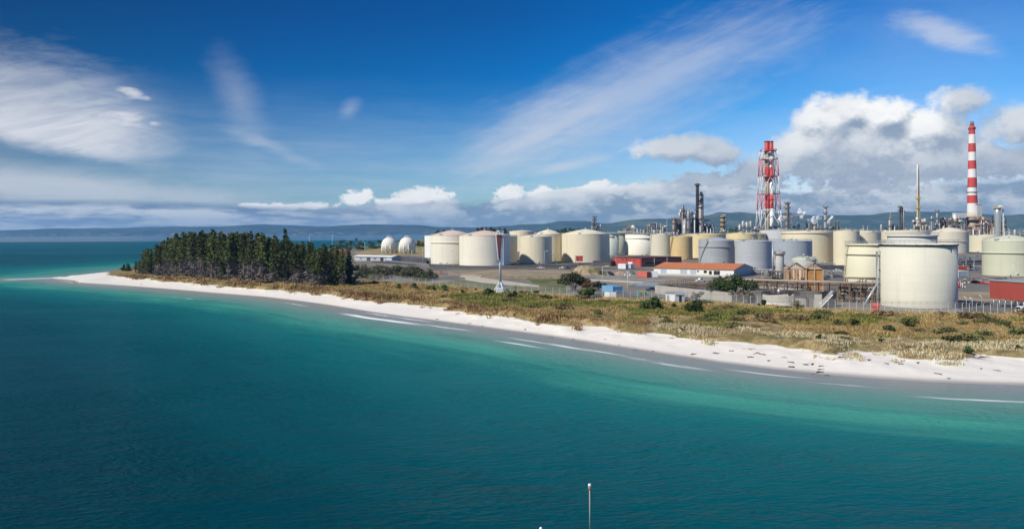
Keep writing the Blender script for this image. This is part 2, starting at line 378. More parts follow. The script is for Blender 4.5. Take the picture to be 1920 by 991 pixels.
def on_land(x, y, it=5):
    """the ground point seen at a photo pixel"""
    z = 3.0
    for _ in range(it): p = P(x, y, z); z = gz_(p.x, p.y)
    return Vector((p.x, p.y, z))

# ------------------------------------------------------------------ water
wt = np.linspace(-1.0, 1.2, 420); wy = np.concatenate([np.linspace(20, 60, 16), 61 * np.exp(np.linspace(0, math.log(30000 / 61), 520))])
TW, YW = np.meshgrid(wt, wy, indexing='ij'); XW = TW * YW
wl = np.stack([WL[0] * WL[1], WL[1]], 1); ext = [(wl[-1][0] + k * 9.0, wl[-1][1] - k * 1.2) for k in range(1, 8)]; wl = np.concatenate([wl, ext])
dist = np.full(XW.shape, 1e9); along = np.zeros(XW.shape); acc = 0.0
for i in range(len(wl) - 1):
    a_, b_ = wl[i], wl[i + 1]; ab = b_ - a_; L2 = (ab ** 2).sum(); L = math.sqrt(L2)
    k = np.clip(((XW - a_[0]) * ab[0] + (YW - a_[1]) * ab[1]) / L2, 0, 1)
    dd = np.hypot(XW - a_[0] - k * ab[0], YW - a_[1] - k * ab[1]); mm = dd < dist
    dist = np.where(mm, dd, dist); along = np.where(mm, acc + k * L, along); acc += L
SHORE = (wl, acc)
def seg_dist(pts):
    d = np.full(XW.shape, 1e9)
    for (ax, ay), (bx, by) in zip(pts[:-1], pts[1:]):
        L2 = (bx - ax) ** 2 + (by - ay) ** 2; k = np.clip(((XW - ax) * (bx - ax) + (YW - ay) * (by - ay)) / L2, 0, 1); d = np.minimum(d, np.hypot(XW - ax - k * (bx - ax), YW - ay - k * (by - ay)))
    return d
bl = [(q * y, y) for q, y in zip(BL[0], BL[1])]
dist = np.minimum(dist, seg_dist(bl) * .42 + 13)
tipl = [P(28, 523.5, 0), P(70, 522, 0), P(112, 520.5, 0)]; tipd = seg_dist([(p.x, p.y) for p in tipl]); wash = np.exp(-(tipd / 9.0) ** 2); dist = np.minimum(dist, 6 + tipd * .55)
iw = np.arange(XW.size).reshape(XW.shape)
FW_ = np.stack([iw[:-1, :-1], iw[1:, :-1], iw[1:, 1:], iw[:-1, 1:]], -1).reshape(-1, 4)
m, b = new_mat('water'); co = coord(); X, Y, Zc = SEP(co)
sh, al = attr('shore'), attr('along')
lowf = noise(vscale(co, 1, .8, 1), .012, 4, .55); mid = noise(XYZ(al * .018, sh * .10, 0.0), 1.0, 5, .6, .3); bar_ = noise(XYZ(al * .008, sh * .045, 5.0), 1.0, 4, .55)
d2 = sh * (0.80 + .40 * bar_) + (lowf - .5) * 14 * sstep(sh, 5, 40) 
cr_ = N('ShaderNodeValToRGB'); put(cr_.inputs[0], d2 / 200.0); r = cr_.color_ramp
stops = [(0.0, (0.245, 0.25, 0.245)), (0.042, (0.185, 0.24, 0.235)), (0.082, (0.115, 0.245, 0.225)), (0.145, (0.030, 0.225, 0.195)), (0.21, (0.003, 0.138, 0.150)), (0.33, (0.0003, 0.092, 0.116)), (0.52, (0.0002, 0.044, 0.064)), (0.8, (0.0001, 0.014, 0.024))]
for i, (p, cl_) in enumerate(stops):
    e = r.elements[i] if i < 2 else r.elements.new(p); e.position = p; e.color = (*cl_, 1)
wc = S(cr_.outputs[0])
wc = mix(sstep(mid, .48, .66) * sstep(sh, 14, 24) * sstep(sh, 50, 30) * .55, wc, (0.06, 0.33, 0.255))
wc = mix(sstep(mid, .45, .30) * sstep(sh, 12, 22) * sstep(sh, 62, 40) * .5, wc, (0.006, 0.10, 0.115))
blue = sstep(noise(vscale(co, 1, 1, 1), .016, 3, .5) + X * .0045 - .18, .42, .62) * sstep(sh, 30, 60)
wc = mix(blue * .6, wc, (0.0005, 0.070, 0.108))
wc = mix(sstep(X, -30, -160) * sstep(sh, 40, 90) * .55, wc, (0.0005, 0.066, 0.098))
fary = sstep(Y, 420, 1400); wc = mix(fary * .85, wc, (0.001, 0.085, 0.125))
bands = noise(vscale(co, .0012, .006, 1), 1.0, 4, .6); wc = mix(sstep(bands, .5, .65) * sstep(Y, 380, 520) * .35, wc, (0.015, 0.15, 0.17))
# foam: runs of surf, placed by metres along the shore and metres out
def foam(s0, s1, d0, w, dens=.5):
    wv = d0 + (noise(XYZ(al * .05, 0.0, d0), 1.0, 3, .6) - .5) * 2.2
    q = sstep(M('ABSOLUTE', sh - wv), w, w * .25) * sstep(al, s0 - 6, s0 + 8) * sstep(al, s1 + 8, s1 - 10)
    return q * sstep(noise(XYZ(al * .09, sh * .8, d0), 1.0, 6, .68), 0.60 - dens * .42, 0.72 - dens * .34)
def s_at(x, y):
    p = P(x, y, 0); q = np.array([p.x, p.y]); best = (1e9, 0); a2 = 0
    for i in range(len(wl) - 1):
        ab = wl[i + 1] - wl[i]; L = np.hypot(*ab); k = np.clip(((q - wl[i]) @ ab) / L ** 2, 0, 1); dd = np.hypot(*(q - wl[i] - k * ab))
        if dd < best[0]: best = (dd, a2 + k * L)
        a2 += L
    return best
fm = 0.0
for (xa, ya), (xb, yb), w, dn in (((652, 588), (772, 608), 2.0, 1.0), ((690, 585), (800, 604), .8, .5), ((805, 609), (868, 618), 1.2, .55), ((943, 641), (1000, 649), 1.0, .95), ((965, 634), (1015, 643), .8, .6), ((1030, 645), (1092, 654), 1.3, .95), ((1100, 655), (1160, 664), .8, .7),
                                ((1195, 672), (1285, 688), 1.4, .4), ((1392, 696), (1472, 704), .9, .85), ((1540, 716), (1600, 723), .8, .5), ((1770, 744), (1930, 757), 1.1, .6), ((310, 556), (380, 562), 1.0, .3), ((520, 567), (580, 572), 1.0, .35)):
    a1, a2 = s_at(xa, ya), s_at(xb, yb)
    q = foam(min(a1[1], a2[1]), max(a1[1], a2[1]), (a1[0] + a2[0]) / 2, w, dn); fm = M('MAXIMUM', fm, q)
lace = sstep(sh, 9, 1) * sstep(noise(XYZ(al * .25, sh * .9, 3.0), 1.0, 5, .7), .60, .72) * .25
fm = M('MAXIMUM', fm, lace)
wc = mix(fm, wc, (0.80, 0.82, 0.82))
wc = mix(sstep(attr('wash') + (noise(vscale(co, .25, 1, 1), .12, 4, .6) - .5) * .7, .45, .85) * .8, wc, (.62, .64, .63))
put(b.inputs['Base Color'], wc); b.inputs['IOR'].default_value = 1.33
calm = sstep(Y, 2500, 3200) * (1.0 - .45 * sstep(bands, .5, .6))
put(b.inputs['Roughness'], 0.12 + .5 * fm + .1 * fary); b.inputs['Specular IOR Level'].default_value = 0.0
def rot(q, kx): c_, s_ = math.cos(R_(q)), math.sin(R_(q)); return XYZ((X * c_ + Y * s_) * kx, Y * c_ - X * s_, 0.0)
rip = noise(rot(14, .45), 1.3, 3, .55, .1) * .6 + noise(rot(-24, .5), 1.9, 2, .5, .1) * .4; sw = noise(rot(9, .4), .30, 2, .5, .2) * .65 + noise(rot(-17, .45), .42, 2, .5, .1) * .35; big = noise(vscale(co, .5, 1.0, 1), .05, 2, .5, .2)
hgt_ = rip * .52 + sw * .80 + big * 1.0
bp = N('ShaderNodeBump'); gust = noise(vscale(co, .5, 1, 1), .03, 4, .6); put(bp.inputs['Strength'], (1.0 - sstep(Y, 2400, 3100)) * sstep(sh, 2, 22, .18, 1.0) * sstep(gust, .3, .65, .45, 1.15)); bp.inputs['Distance'].default_value = 1.35; put(bp.inputs['Height'], hgt_)
m.node_tree.links.new(bp.outputs[0], b.inputs['Normal'])
gl = N('ShaderNodeBsdfGlossy'); put(gl.inputs['Roughness'], 0.10 + .1 * fary); m.node_tree.links.new(bp.outputs[0], gl.inputs['Normal'])
fr_ = N('ShaderNodeFresnel'); fr_.inputs['IOR'].default_value = 1.33; m.node_tree.links.new(bp.outputs[0], fr_.inputs['Normal'])
ms = N('ShaderNodeMixShader'); put(ms.inputs[0], S(fr_.outputs[0]) * (0.14 + .63 * calm + .2 * sstep(sh, 16, 2)) * (1.0 - fm)); df = N('ShaderNodeBsdfDiffuse'); put(df.inputs[0], wc); m.node_tree.links.new(bp.outputs[0], df.inputs['Normal'])
m.node_tree.links.new(df.outputs[0], ms.inputs[1]); m.node_tree.links.new(gl.outputs[0], ms.inputs[2]); m.node_tree.links.new(ms.outputs[0], m.node_tree.nodes['Material Output'].inputs['Surface'])
o = npmesh('water', np.stack([XW, YW, np.zeros_like(XW)], -1).reshape(-1, 3), FW_, m, smooth=True, attrs={'shore': dist, 'along': along, 'wash': wash}); tag(o, kind='structure')

# ------------------------------------------------------------------ far hills
def hills(name, px, Y0, thick, c1, c2, c3, seed, rough=1.0):
    us = np.array([D(x, y, Y0).x / Y0 for x, y in px]); zs = np.array([D(x, y, Y0).z for x, y in px])
    t = np.linspace(us[0], us[-1], 700); q = np.linspace(0, 1, 26); Tq, Q = np.meshgrid(t, q, indexing='ij')
    Yq = Y0 + (Q - .5) * thick; Xq = Tq * Y0 * (1 + 0 * Q); top_ = np.interp(Tq, us, zs)
    prof = np.where(Q < .5, np.sin(Q * math.pi) ** 1.25, np.sin(Q * math.pi))
    z = 2 + (top_ - 2) * prof
    nz = sum((vnoise(Xq, Yq, s_, seed + k) - .5) * a_ for k, (s_, a_) in enumerate(((900, .5), (350, .35), (140, .2))))
    z = np.maximum(z + nz * (top_ - 2) * .45 * prof * (1 - prof * .75) * rough + (vnoise(Xq, Yq * 0, 120, 9) - .5) * .06 * top_ * prof, -2 + 3 * (prof > .02))
    ii = np.arange(z.size).reshape(z.shape); F = np.stack([ii[:-1, :-1], ii[1:, :-1], ii[1:, 1:], ii[:-1, 1:]], -1).reshape(-1, 4)
    m, b = new_mat('hill_land'); co = coord(); a = noise(vscale(co, 1, 1, 3), .0022, 6, .65); a2_ = noise(co, .009, 4, .7)
    c = mix(sstep(a, .44, .58), c1, c2); c = mix(sstep(a2_ + SEP(co)[2] * -.0016, .50, .60), c, c3)
    put(b.inputs['Base Color'], c); b.inputs['Roughness'].default_value = 1; b.inputs['Specular IOR Level'].default_value = 0
    tag(npmesh(name, np.stack([Xq, Yq, z], -1).reshape(-1, 3), F, m, smooth=True), kind='structure')
hills('hills', [(-500, 434), (-200, 433), (0, 432), (60, 430), (110, 428), (200, 427.5), (320, 425), (420, 424), (500, 421), (560, 423), (600, 424.5), (650, 421.5), (700, 420.5), (780, 422), (830, 425.5), (900, 426), (950, 423.5), (985, 420.5), (1020, 419.5), (1045, 415), (1100, 414.5), (1130, 418), (1200, 418), (1300, 423)], 12300, 3000, (0.035, 0.055, 0.05), (0.07, 0.085, 0.06), (0.28, 0.26, 0.20), 3)
hills('hills', [(1080, 434), (1120, 423), (1150, 417), (1180, 411.5), (1240, 410), (1280, 412), (1310, 407), (1330, 403), (1347, 398.5), (1365, 400), (1390, 399), (1420, 402), (1445, 403), (1460, 400), (1490, 401.5), (1520, 405), (1550, 404), (1600, 403), (1650, 400), (1690, 397), (1720, 395.5), (1790, 397), (1850, 402), (1920, 402), (2100, 405), (2400, 410)], 10600, 2600, (0.050, 0.066, 0.042), (0.11, 0.125, 0.065), (0.30, 0.29, 0.17), 8)

# ------------------------------------------------------------------ air
hz = MB().bx(-12000, 14000, -300, 14400, -5.0, 292).build('haze', None)
hm = bpy.data.materials.new('haze'); hm.use_nodes = True; hn = hm.node_tree; hn.nodes.clear()
pv = hn.nodes.new('ShaderNodeVolumePrincipled'); ho = hn.nodes.new('ShaderNodeOutputMaterial'); hn.links.new(pv.outputs[0], ho.inputs['Volume'])
pv.inputs['Color'].default_value = (0.26, 0.58, 1.0, 1); pv.inputs['Density'].default_value = 5.5e-5; pv.inputs['Anisotropy'].default_value = 0.2
hz.data.materials.clear(); hz.data.materials.append(hm); tag(hz, kind='stuff')

# ------------------------------------------------------------------ paints
STEEL = paint((0.20, 0.20, 0.205), .5, .25, .4, metal=.3, rust=.35)
DSTEEL = paint((0.075, 0.073, 0.072), .6, .3, .4, rust=.5)
GALV = paint((0.45, 0.46, 0.47), .45, .15, .6, metal=.4)
WHITE = paint((0.78, 0.78, 0.76), .5, .06, .5)
BROWN = paint((0.17, 0.11, 0.075), .7, .35, .4, rust=.6)
TANS = paint((0.42, 0.36, 0.27), .6, .2, .4, rust=.4)
CONC = paint((0.40, 0.375, 0.33), .9, .22, .35, streak=.35)
DCONC = paint((0.15, 0.145, 0.14), .9, .25, .3)
RUSTP = paint((0.30, 0.12, 0.05), .8, .35, .5)
BLACKP = paint((0.025, 0.025, 0.027), .5, .3, .6)
GLASS = paint((0.02, 0.025, 0.03), .15, .1, 1)
RED = paint((0.50, 0.05, 0.045), .5, .15, .3)
DRED = paint((0.23, 0.045, 0.035), .6, .2, .4)
YELL = paint((0.60, 0.42, 0.06), .5, .15, .4)
BLUE = paint((0.05, 0.23, 0.46), .5, .15, .4)
ORANGE = paint((0.62, 0.22, 0.03), .6, .3, .5, rust=.25)
GRN = paint((0.06, 0.36, 0.28), .5, .15, .4)
WOOD = paint((0.22, 0.19, 0.15), .9, .3, 1.0)
def shellm(c, courses=.10, streak=.16, rust=.0): return paint(c, .75, .07, .25, courses=courses, streak=streak, rust=rust)

# ------------------------------------------------------------------ storage tanks
def place_tank(xl, xr, ybase=None, Yf=None, x_for_base=None):
    al_, ar_ = math.atan((xl - 960) / FPX), math.atan((xr - 960) / FPX); th = (ar_ - al_) / 2; ac = (al_ + ar_) / 2
    if Yf is None: Yf = P(960 + FPX * math.tan(ac), ybase, 4.0).y
    Dc = Yf / math.cos(ac) / (1 - math.sin(th))
    return Dc * math.sin(ac), Dc * math.cos(ac), Dc * math.sin(th), Dc
def ring(mb, r0, r1, z0, z1, n=64):
    mb.lathe([(r0, z0), (r1, z0), (r1, z1), (r0, z1), (r0, z0)], n, cap0=False, cap1=False, smooth=False)
def railing(R, z, n=36, h=1.1, a0=0, a1=2 * math.pi, r=.05):
    b = MB(); full = a1 - a0 > 6.2
    for k in range(n + (0 if full else 1)):
        a = a0 + (a1 - a0) * k / n; b.tube([(R * math.cos(a), R * math.sin(a), z), (R * math.cos(a), R * math.sin(a), z + h)], r, 4)
    for hh in (h, h * .55):
        b.tube([(R * math.cos(a0 + (a1 - a0) * k / n), R * math.sin(a0 + (a1 - a0) * k / n), z + hh) for k in range(n + 1)], r, 4)
    return b
def staircase(R, H, a0, a1, n=40, w=.7, r=.05):
    """curved flight up the shell with stringer, treads and handrail"""
    b = MB(); f = lambda k: a0 + (a1 - a0) * k / n
    for k in range(n):
        a, z = f(k), H * (k + .5) / n; b.box(((R + w / 2 + .08) * math.cos(a), (R + w / 2 + .08) * math.sin(a), z), (w, .5, .12), a)
    for rr, up in ((R + .12, 0), (R + w + .1, 0), (R + w + .1, 1.05)):
        b.tube([(rr * math.cos(f(k)), rr * math.sin(f(k)), H * k / n + up) for k in range(n + 1)], r * (1.6 if up == 0 else 1), 4)
    for k in range(0, n + 1, 3): b.tube([((R + w + .1) * math.cos(f(k)), (R + w + .1) * math.sin(f(k)), H * k / n + d) for d in (0, 1.05)], r * .8, 4)
    return b
def tank(label, xl, xr, ytop, ybase=None, Yf=None, color=(.62, .58, .46), roof='cone', ypeak=None, rings=(), stair=None, roofc=None, dark_rim=False, rail=True, fittings=True, streak=.13, rust=0., courses=.10, vent=True, drop=None):
    cx, cy, R, Dc = place_tank(xl, xr, ybase, Yf); H = ZT((xl + xr) / 2, ytop, cy) - 4.0
    t = thing('storage_tank', label, 'storage tank', (cx, cy, 4.0), 0, 'storage tanks of the refinery')
    sm = shellm(color, courses, streak, rust); toc = math.atan2(-cy, -cx)
    MB().lathe([(R * 1.015, -0.6), (R * 1.015, .25)], 64).build('plinth', DCONC, t)
    if roof == 'float':       # open top, roof sunk inside
        MB().lathe([(R, .25), (R, H), (R - .12, H), (R - .12, H - 3.5)], 72, cap0=False, cap1=False).build('shell', sm, t)
        MB().lathe([(R - .1, H - 3.2), (R - 2.5, H - 3.0), (.2, H - 3.1)], 48, cap0=False).build('roof', paint(roofc or (.5, .49, .45), .6, .1), t)
        g = MB(); ring(g, R - .02, R + (.28 if dark_rim else .6), H - .50, H - .12); g.build('wind_girder', BLACKP if dark_rim else sm, t)
    else:
        hp = (ZT((xl + xr) / 2, ypeak, cy) - 4.0 - H) if ypeak else (.07 * R if roof == 'low' else .15 * R)
        MB().lathe([(R, .25), (R, H)], 72, cap0=False, cap1=False).build('shell', sm, t)
        prof = [(R + .12, H - .12), (R + .12, H + .05)]
        if roof == 'dome': prof += [(R * math.cos(k * math.pi / 16), H + .06 + hp * math.sin(k * math.pi / 16)) for k in range(1, 8)] + [(.15, H + hp)]
        else: prof += [(R * .66, H + hp * .42), (R * .33, H + hp * .78), (.3, H + hp)]
        MB().lathe(prof, 72, cap0=False).build('roof', paint(roofc or tuple(min(.8, c * 1.08) for c in color), .6, .10, .4, rust=rust), t)
        if vent: MB().lathe([(.35, H + hp - .3), (.35, H + hp + .5), (.8, H + hp + .6), (.8, H + hp + .9), (.2, H + hp + 1.1)], 10).build('vent', GALV, t)
    for i, yr in enumerate(rings):
        z = ZT((xl + xr) / 2, yr, cy - R * .7) - 4.0; g = MB(); ring(g, R - .02, R + .55, z - .16, z + .16); g.build('stiffening_ring', sm, t)
    if rail: railing(R + (.6 if roof == 'float' else -.15), H, 40 if R > 12 else 24, r=.045).build('railing', GALV, t)
    if stair: staircase(R, H, toc + stair[0], toc + stair[1], 40).build('staircase', stair[2] if len(stair) > 2 else sm, t)
    if fittings:
        a = toc + rnd.uniform(-.6, .5); b = MB()
        b.tube([((R + 2.5) * math.cos(a), (R + 2.5) * math.sin(a), -.2), ((R + 2.5) * math.cos(a), (R + 2.5) * math.sin(a), .9), ((R - .2) * math.cos(a), (R - .2) * math.sin(a), .9)], .28, 8)
        b.build('inlet_pipe', GALV, t)
        a += .25; c, s_ = math.cos(a), math.sin(a)
        MB().tube([((R - .1) * c, (R - .1) * s_, 1.4), ((R + .25) * c, (R + .25) * s_, 1.4)], .5, 12).build('manhole', sm, t)
        if roof != 'float':
            a = toc + rnd.uniform(-.7, .7); q = MB().box(((R - 1) * math.cos(a), (R - 1) * math.sin(a), H + .5), (2.2, 1.6, .9), a); q.build('roof_hatch', GALV, t)
            for k in range(4):
                a2 = rnd.uniform(0, 6.28); rr = R * rnd.uniform(.3, .8); z = H + hp * (1 - rr / R) * .9
                MB().lathe([(.18, z - .3), (.18, z + .8), (.34, z + .85), (.34, z + 1.1)], 8, (rr * math.cos(a2), rr * math.sin(a2), 0)).build('breather_pipe', GALV, t)
    return t, cx, cy, R, H
CREAM, WCREAM, GCREAM, OCHRE = (.72, .65, .475), (.78, .735, .615), (.61, .585, .43), (.63, .475, .23)
PALEY, SILV, PGREY, LGREY = (.71, .595, .335), (.36, .38, .40), (.60, .585, .485), (.52, .54, .55)
PINKR = (.66, .52, .42)
tank('white storage tank at the left end of the tank row, beside the two gas spheres', 796, 850, 442, 483.5, color=(.80, .80, .77), roof='low', stair=None)
tank('cream tank with a ring high on its shell and a rust tinged cone roof', 807.5, 889, 441, 495.5, color=WCREAM, ypeak=431, rings=(454.5,), roofc=PINKR)
tank('broad plain cream tank with pinkish cone roof behind the tripod beacon', 861, 957, 441.5, 498.5, color=WCREAM, ypeak=431.5, roofc=PINKR)
tank('narrow visible sliver of dull cream tank behind the beacon tank', 905, 970, 442, 492, color=CREAM, roof='low')
tank('cream tank with an arc shadow beside the pinkish roofed beacon tank', 974, 1035, 443.3, 494.5, color=CREAM, ypeak=439)
tank('tall cream tank with cone roof, second row, squeezed between two cream tanks', 1002, 1053.5, 438.5, 491, color=CREAM, ypeak=430)
tank('low flat topped cream tank roof seen far behind the cone roofed tanks', 955, 1003, 433.5, None, 900, color=CREAM, roof='low', ypeak=431.5, fittings=False)
tank('widest cream cone roofed tank, standing behind the small red tower by the earth mound', 1053, 1143, 438.5, 492.5, color=CREAM, ypeak=429.3, courses=.05)
tank('pale green tank half hidden behind the widest cream cone roofed tank', 1118, 1161, 437, 479, color=(.62, .66, .54), roof='float', rings=(443,))
tank('dull olive cream tank behind the pale green tank, mostly hidden', 1136, 1172.5, 437, 476, color=(.56, .54, .38), roof='float')
tank('off white floating roof tank with a round shadow, above the dark red building', 1172, 1229, 438, 478.5, color=WCREAM, roof='float', rings=(446.5,), dark_rim=True)
tank('plain beige tank behind the dark red building', 1219, 1260.5, 440, 482, color=(.62, .59, .46), roof='low', ypeak=437.5, stair=(-1.4, -1.0))
tank('weathered ochre tank with a curved stair, behind the orange roofed warehouse', 1256, 1298.5, 443.8, 487, color=OCHRE, roof='low', ypeak=441, stair=(-1.35, -.75, BROWN), rust=.18, streak=.3)
tank('pale yellow tank behind the weathered ochre tank', 1280, 1361, 439.5, 484, color=PALEY, roof='low', ypeak=437, stair=(-1.3, -.9))
tank('pale yellow tank mostly hidden behind the two silver tanks', 1361, 1421, 438.3, None, 560, color=PALEY, roof='low', ypeak=435.6)
tank('ochre tank showing a narrow strip over the second silver tank', 1385, 1436, 438.3, None, 600, color=(.56, .48, .28), roof='low', ypeak=436.5)
tank('cone roofed silver grey tank with curved stairs behind the orange roofed warehouse', 1309.5, 1377, 451, 494, color=SILV, ypeak=444.5, rings=(462.5,), stair=(-1.15, -.45, GALV), courses=.2)
tank('flat topped silver tank with horizontal plate bands and an arc shadow', 1377.5, 1447, 452, 505.5, color=(.42, .44, .465), roof='low', ypeak=449.5, courses=.3)
tank('tall pale grey tank rising behind the silver tanks under the striped lattice tower', 1424, 1505, 431.5, None, 600, color=LGREY, roof='low', ypeak=430.3)
tank('large cream tank with shaded edge behind the blue grey tank', 1465, 1564.5, 434, 496, color=CREAM, roof='low', ypeak=431.5, rings=(436.5,))
tank('blue grey tank behind the slender vessel and small green domed tank', 1445, 1523, 451.5, 502, color=(.36, .40, .44), roof='low', ypeak=450, courses=.2)
tank('cream tank showing only a strip right of the large cream tank', 1562, 1612, 432.8, 499, color=CREAM, roof='low', ypeak=431)
tank('cream tank with a curved stair rising behind the green cream ringed tank', 1581, 1652, 435, 497.5, color=CREAM, roof='low', ypeak=432, stair=(-1.4, -1.05))
tank('green cream ringed tank partly behind the big pale grey green tank', 1585, 1672, 457, 531, color=GCREAM, roof='float', rings=(476.5, 520), stair=(-1.45, -1.0))
tank('wide cream tank behind the pale grey open topped tank', 1652, 1745, 433, None, 610, color=CREAM, roof='low', ypeak=431)
tank('pale grey open topped tank rising just behind the big pale grey green tank', 1663, 1758, 440.5, None, 330, color=(.56, .57, .54), roof='float')
tank('cone roofed cream tank with a ring at the foot of the red and white chimney', 1744, 1817, 434.5, 475, color=(.64, .59, .48), ypeak=425.8, rings=(452.5,))
tank('cream tank between the chimney tank and the pale green cone roofed tank', 1815, 1880, 441.5, 473, color=(.68, .63, .47), roof='low', ypeak=439)
tank('pale green cone roofed tank with a ring and ladder behind the red raised building', 1840.5, 1948, 451, 518.5, color=(.55, .565, .43), ypeak=440, rings=(474,), stair=(.5, 1.2))
# the big near one, with a dark rim and the tall pipe on its seaward side
bt, bx_, by_, bR, bH = tank('big pale grey green tank with dark rim nearest the beach', 1648, 1796, 457, 579.5, color=PGREY, roof='float', dark_rim=True, courses=.12, fittings=False)

toc = math.atan2(-by_, -bx_); a = toc - 1.28; c_, s_ = math.cos(a), math.sin(a); b = MB()
for da, r in ((0, .30), (.055, .17)):
    c2, s2 = math.cos(a + da), math.sin(a + da)
    b.tube([((bR - .5) * c2, (bR - .5) * s2, bH - 2.2), ((bR + .9) * c2, (bR + .9) * s2, bH - 2.2), ((bR + .9) * c2, (bR + .9) * s2, bH * .33), ((bR + .9) * c2, (bR + .9) * s2, .2)], r, 10)
b.build('riser_pipe', GALV, bt)
b = MB(); p0 = Vector(((bR + .9) * c_, (bR + .9) * s_, bH * .36)); d_ = P(1620, 574, 4.0) - Vector((bx_, by_, 4.0))
b.tube([p0, (d_.x, d_.y, .3)], .32, 10); b.build('foam_pipe', GALV, bt)
for k in range(4):
    z = 2 + k * 4.2; MB().box(((bR + .4) * c_, (bR + .4) * s_, z), (1.1, .5, .25), a).build('pipe_bracket', DSTEEL, bt)

# ------------------------------------------------------------------ gas spheres
def gas_sphere(xc, yc, r_px, ybase, label):
    p = P(xc, ybase, 4.0); Y = p.y + 6; c = D(xc, yc, Y); r = r_px / FPX * Y * 1.0; h = c.z - 4.0
    t = thing('gas_sphere', label, 'gas sphere', (c.x, Y, 4.0), 0, 'white spherical gas tanks')
    MB().sphere((0, 0, h), r, 36, 22).build('sphere_shell', shellm((.74, .72, .64), .0, .1, .1), t)
    for k in range(10):
        a = 2 * math.pi * k / 10; e = MB().tube([(r * math.cos(a), r * math.sin(a), -.3), (r * math.cos(a), r * math.sin(a), h)], .4, 8); e.build('leg', WHITE, t)
    b = MB()
    for k in range(10):
        a, a2 = 2 * math.pi * k / 10, 2 * math.pi * (k + 1) / 10; q = lambda a, z: (r * math.cos(a), r * math.sin(a), z)
        b.tube([q(a, .3), q(a2, h * .8)], .12, 4); b.tube([q(a2, .3), q(a, h * .8)], .12, 4)
    b.build('bracing', WHITE, t)
    b = MB().lathe([(2.6, h + r - .4), (2.6, h + r - .1)], 16); b.v = b.v; b.build('top_platform', GALV, t)
    railing(2.6, h + r - .1, 12, 1.3, r=.08).build('railing', WHITE, t)
    b = MB(); n = 26
    for k in range(n):
        th = -.15 + (k / n) * 1.5; a = 0.25; rr = r * math.cos(th) + .7; b.box((rr * math.cos(a), rr * math.sin(a), h + r * math.sin(th)), (1.1, 1.2, .2), a)
    for off in (-.6, .6): b.tube([((r * math.cos(-.15 + k / n * 1.5) + 1.2) * math.cos(.25) - off * .25, (r * math.cos(-.15 + k / n * 1.5) + 1.2) * math.sin(.25) + off, h + r * math.sin(-.15 + k / n * 1.5) + 1.0) for k in range(n + 1)], .08, 4)
    b.tube([((r + 1.2) * math.cos(.25), (r + 1.2) * math.sin(.25), -.2), ((r + .6) * math.cos(.25), (r + .6) * math.sin(.25), h)], .25, 6); b.build('stair', GALV, t)
    b = MB(); b.tube([(0, 0, h + r - .3), (0, 0, h + r + 2.2), (1.5, 0, h + r + 2.2)], .2, 6); b.tube([(-1.2, .5, h + r - .3), (-1.2, .5, h + r + 1.6)], .25, 6); b.build('relief_valves', GALV, t)
gas_sphere(729.5, 458.5, 14, 475, 'white gas sphere on legs behind the long white roofed shed')
gas_sphere(763, 458.5, 14.5, 475.5, 'white gas sphere on legs next to the end white tank')

# ------------------------------------------------------------------ plants
def leafmat(name, c1, c2, scale=.35, var=.5):
    m, b = new_mat(name); co = coord(); r = S(N('ShaderNodeObjectInfo').outputs['Random'])
    n = noise(co, scale, 3, .6); n2 = noise(co, 2.2, 2, .5)
    c = mix(sstep(n * .6 + n2 * .4, .35, .65), c1, c2); v = (1 - var / 2) + r * var
    put(b.inputs['Base Color'], mix(1.0, c, XYZ(v, v * 1.0, v * .95), 'MULTIPLY')); b.inputs['Roughness'].default_value = .8; b.inputs['Specular IOR Level'].default_value = .2
    return m
PINE = leafmat('pine_needles', (0.044, 0.072, 0.018), (0.140, 0.148, 0.044), .25, .8)
PINE2 = leafmat('pine_needles', (0.014, 0.034, 0.014), (0.036, 0.060, 0.020), .25, .5)
BARK = paint((0.20, 0.165, 0.135), .9, .3, .8); TWIG = paint((0.205, 0.175, 0.165), .95, .35, .4)
SHRUB = leafmat('shrub_leaves', (0.040, 0.074, 0.020), (0.11, 0.14, 0.040), .8, .7)
GREYSH = leafmat('shrub_leaves', (0.080, 0.092, 0.052), (0.17, 0.165, 0.11), .5, .6)
POHU = leafmat('tree_leaves', (0.024, 0.046, 0.013), (0.070, 0.095, 0.028), .5, .3)
GUM = leafmat('tree_leaves', (0.045, 0.060, 0.028), (0.11, 0.115, 0.055), .5, .4)
UNDER = leafmat('brush_twigs', (.135, .105, .085), (.23, .19, .155), .5, .5)
BRNL = leafmat('tree_leaves', (0.10, 0.055, 0.028), (0.17, 0.10, 0.05), .5, .4)

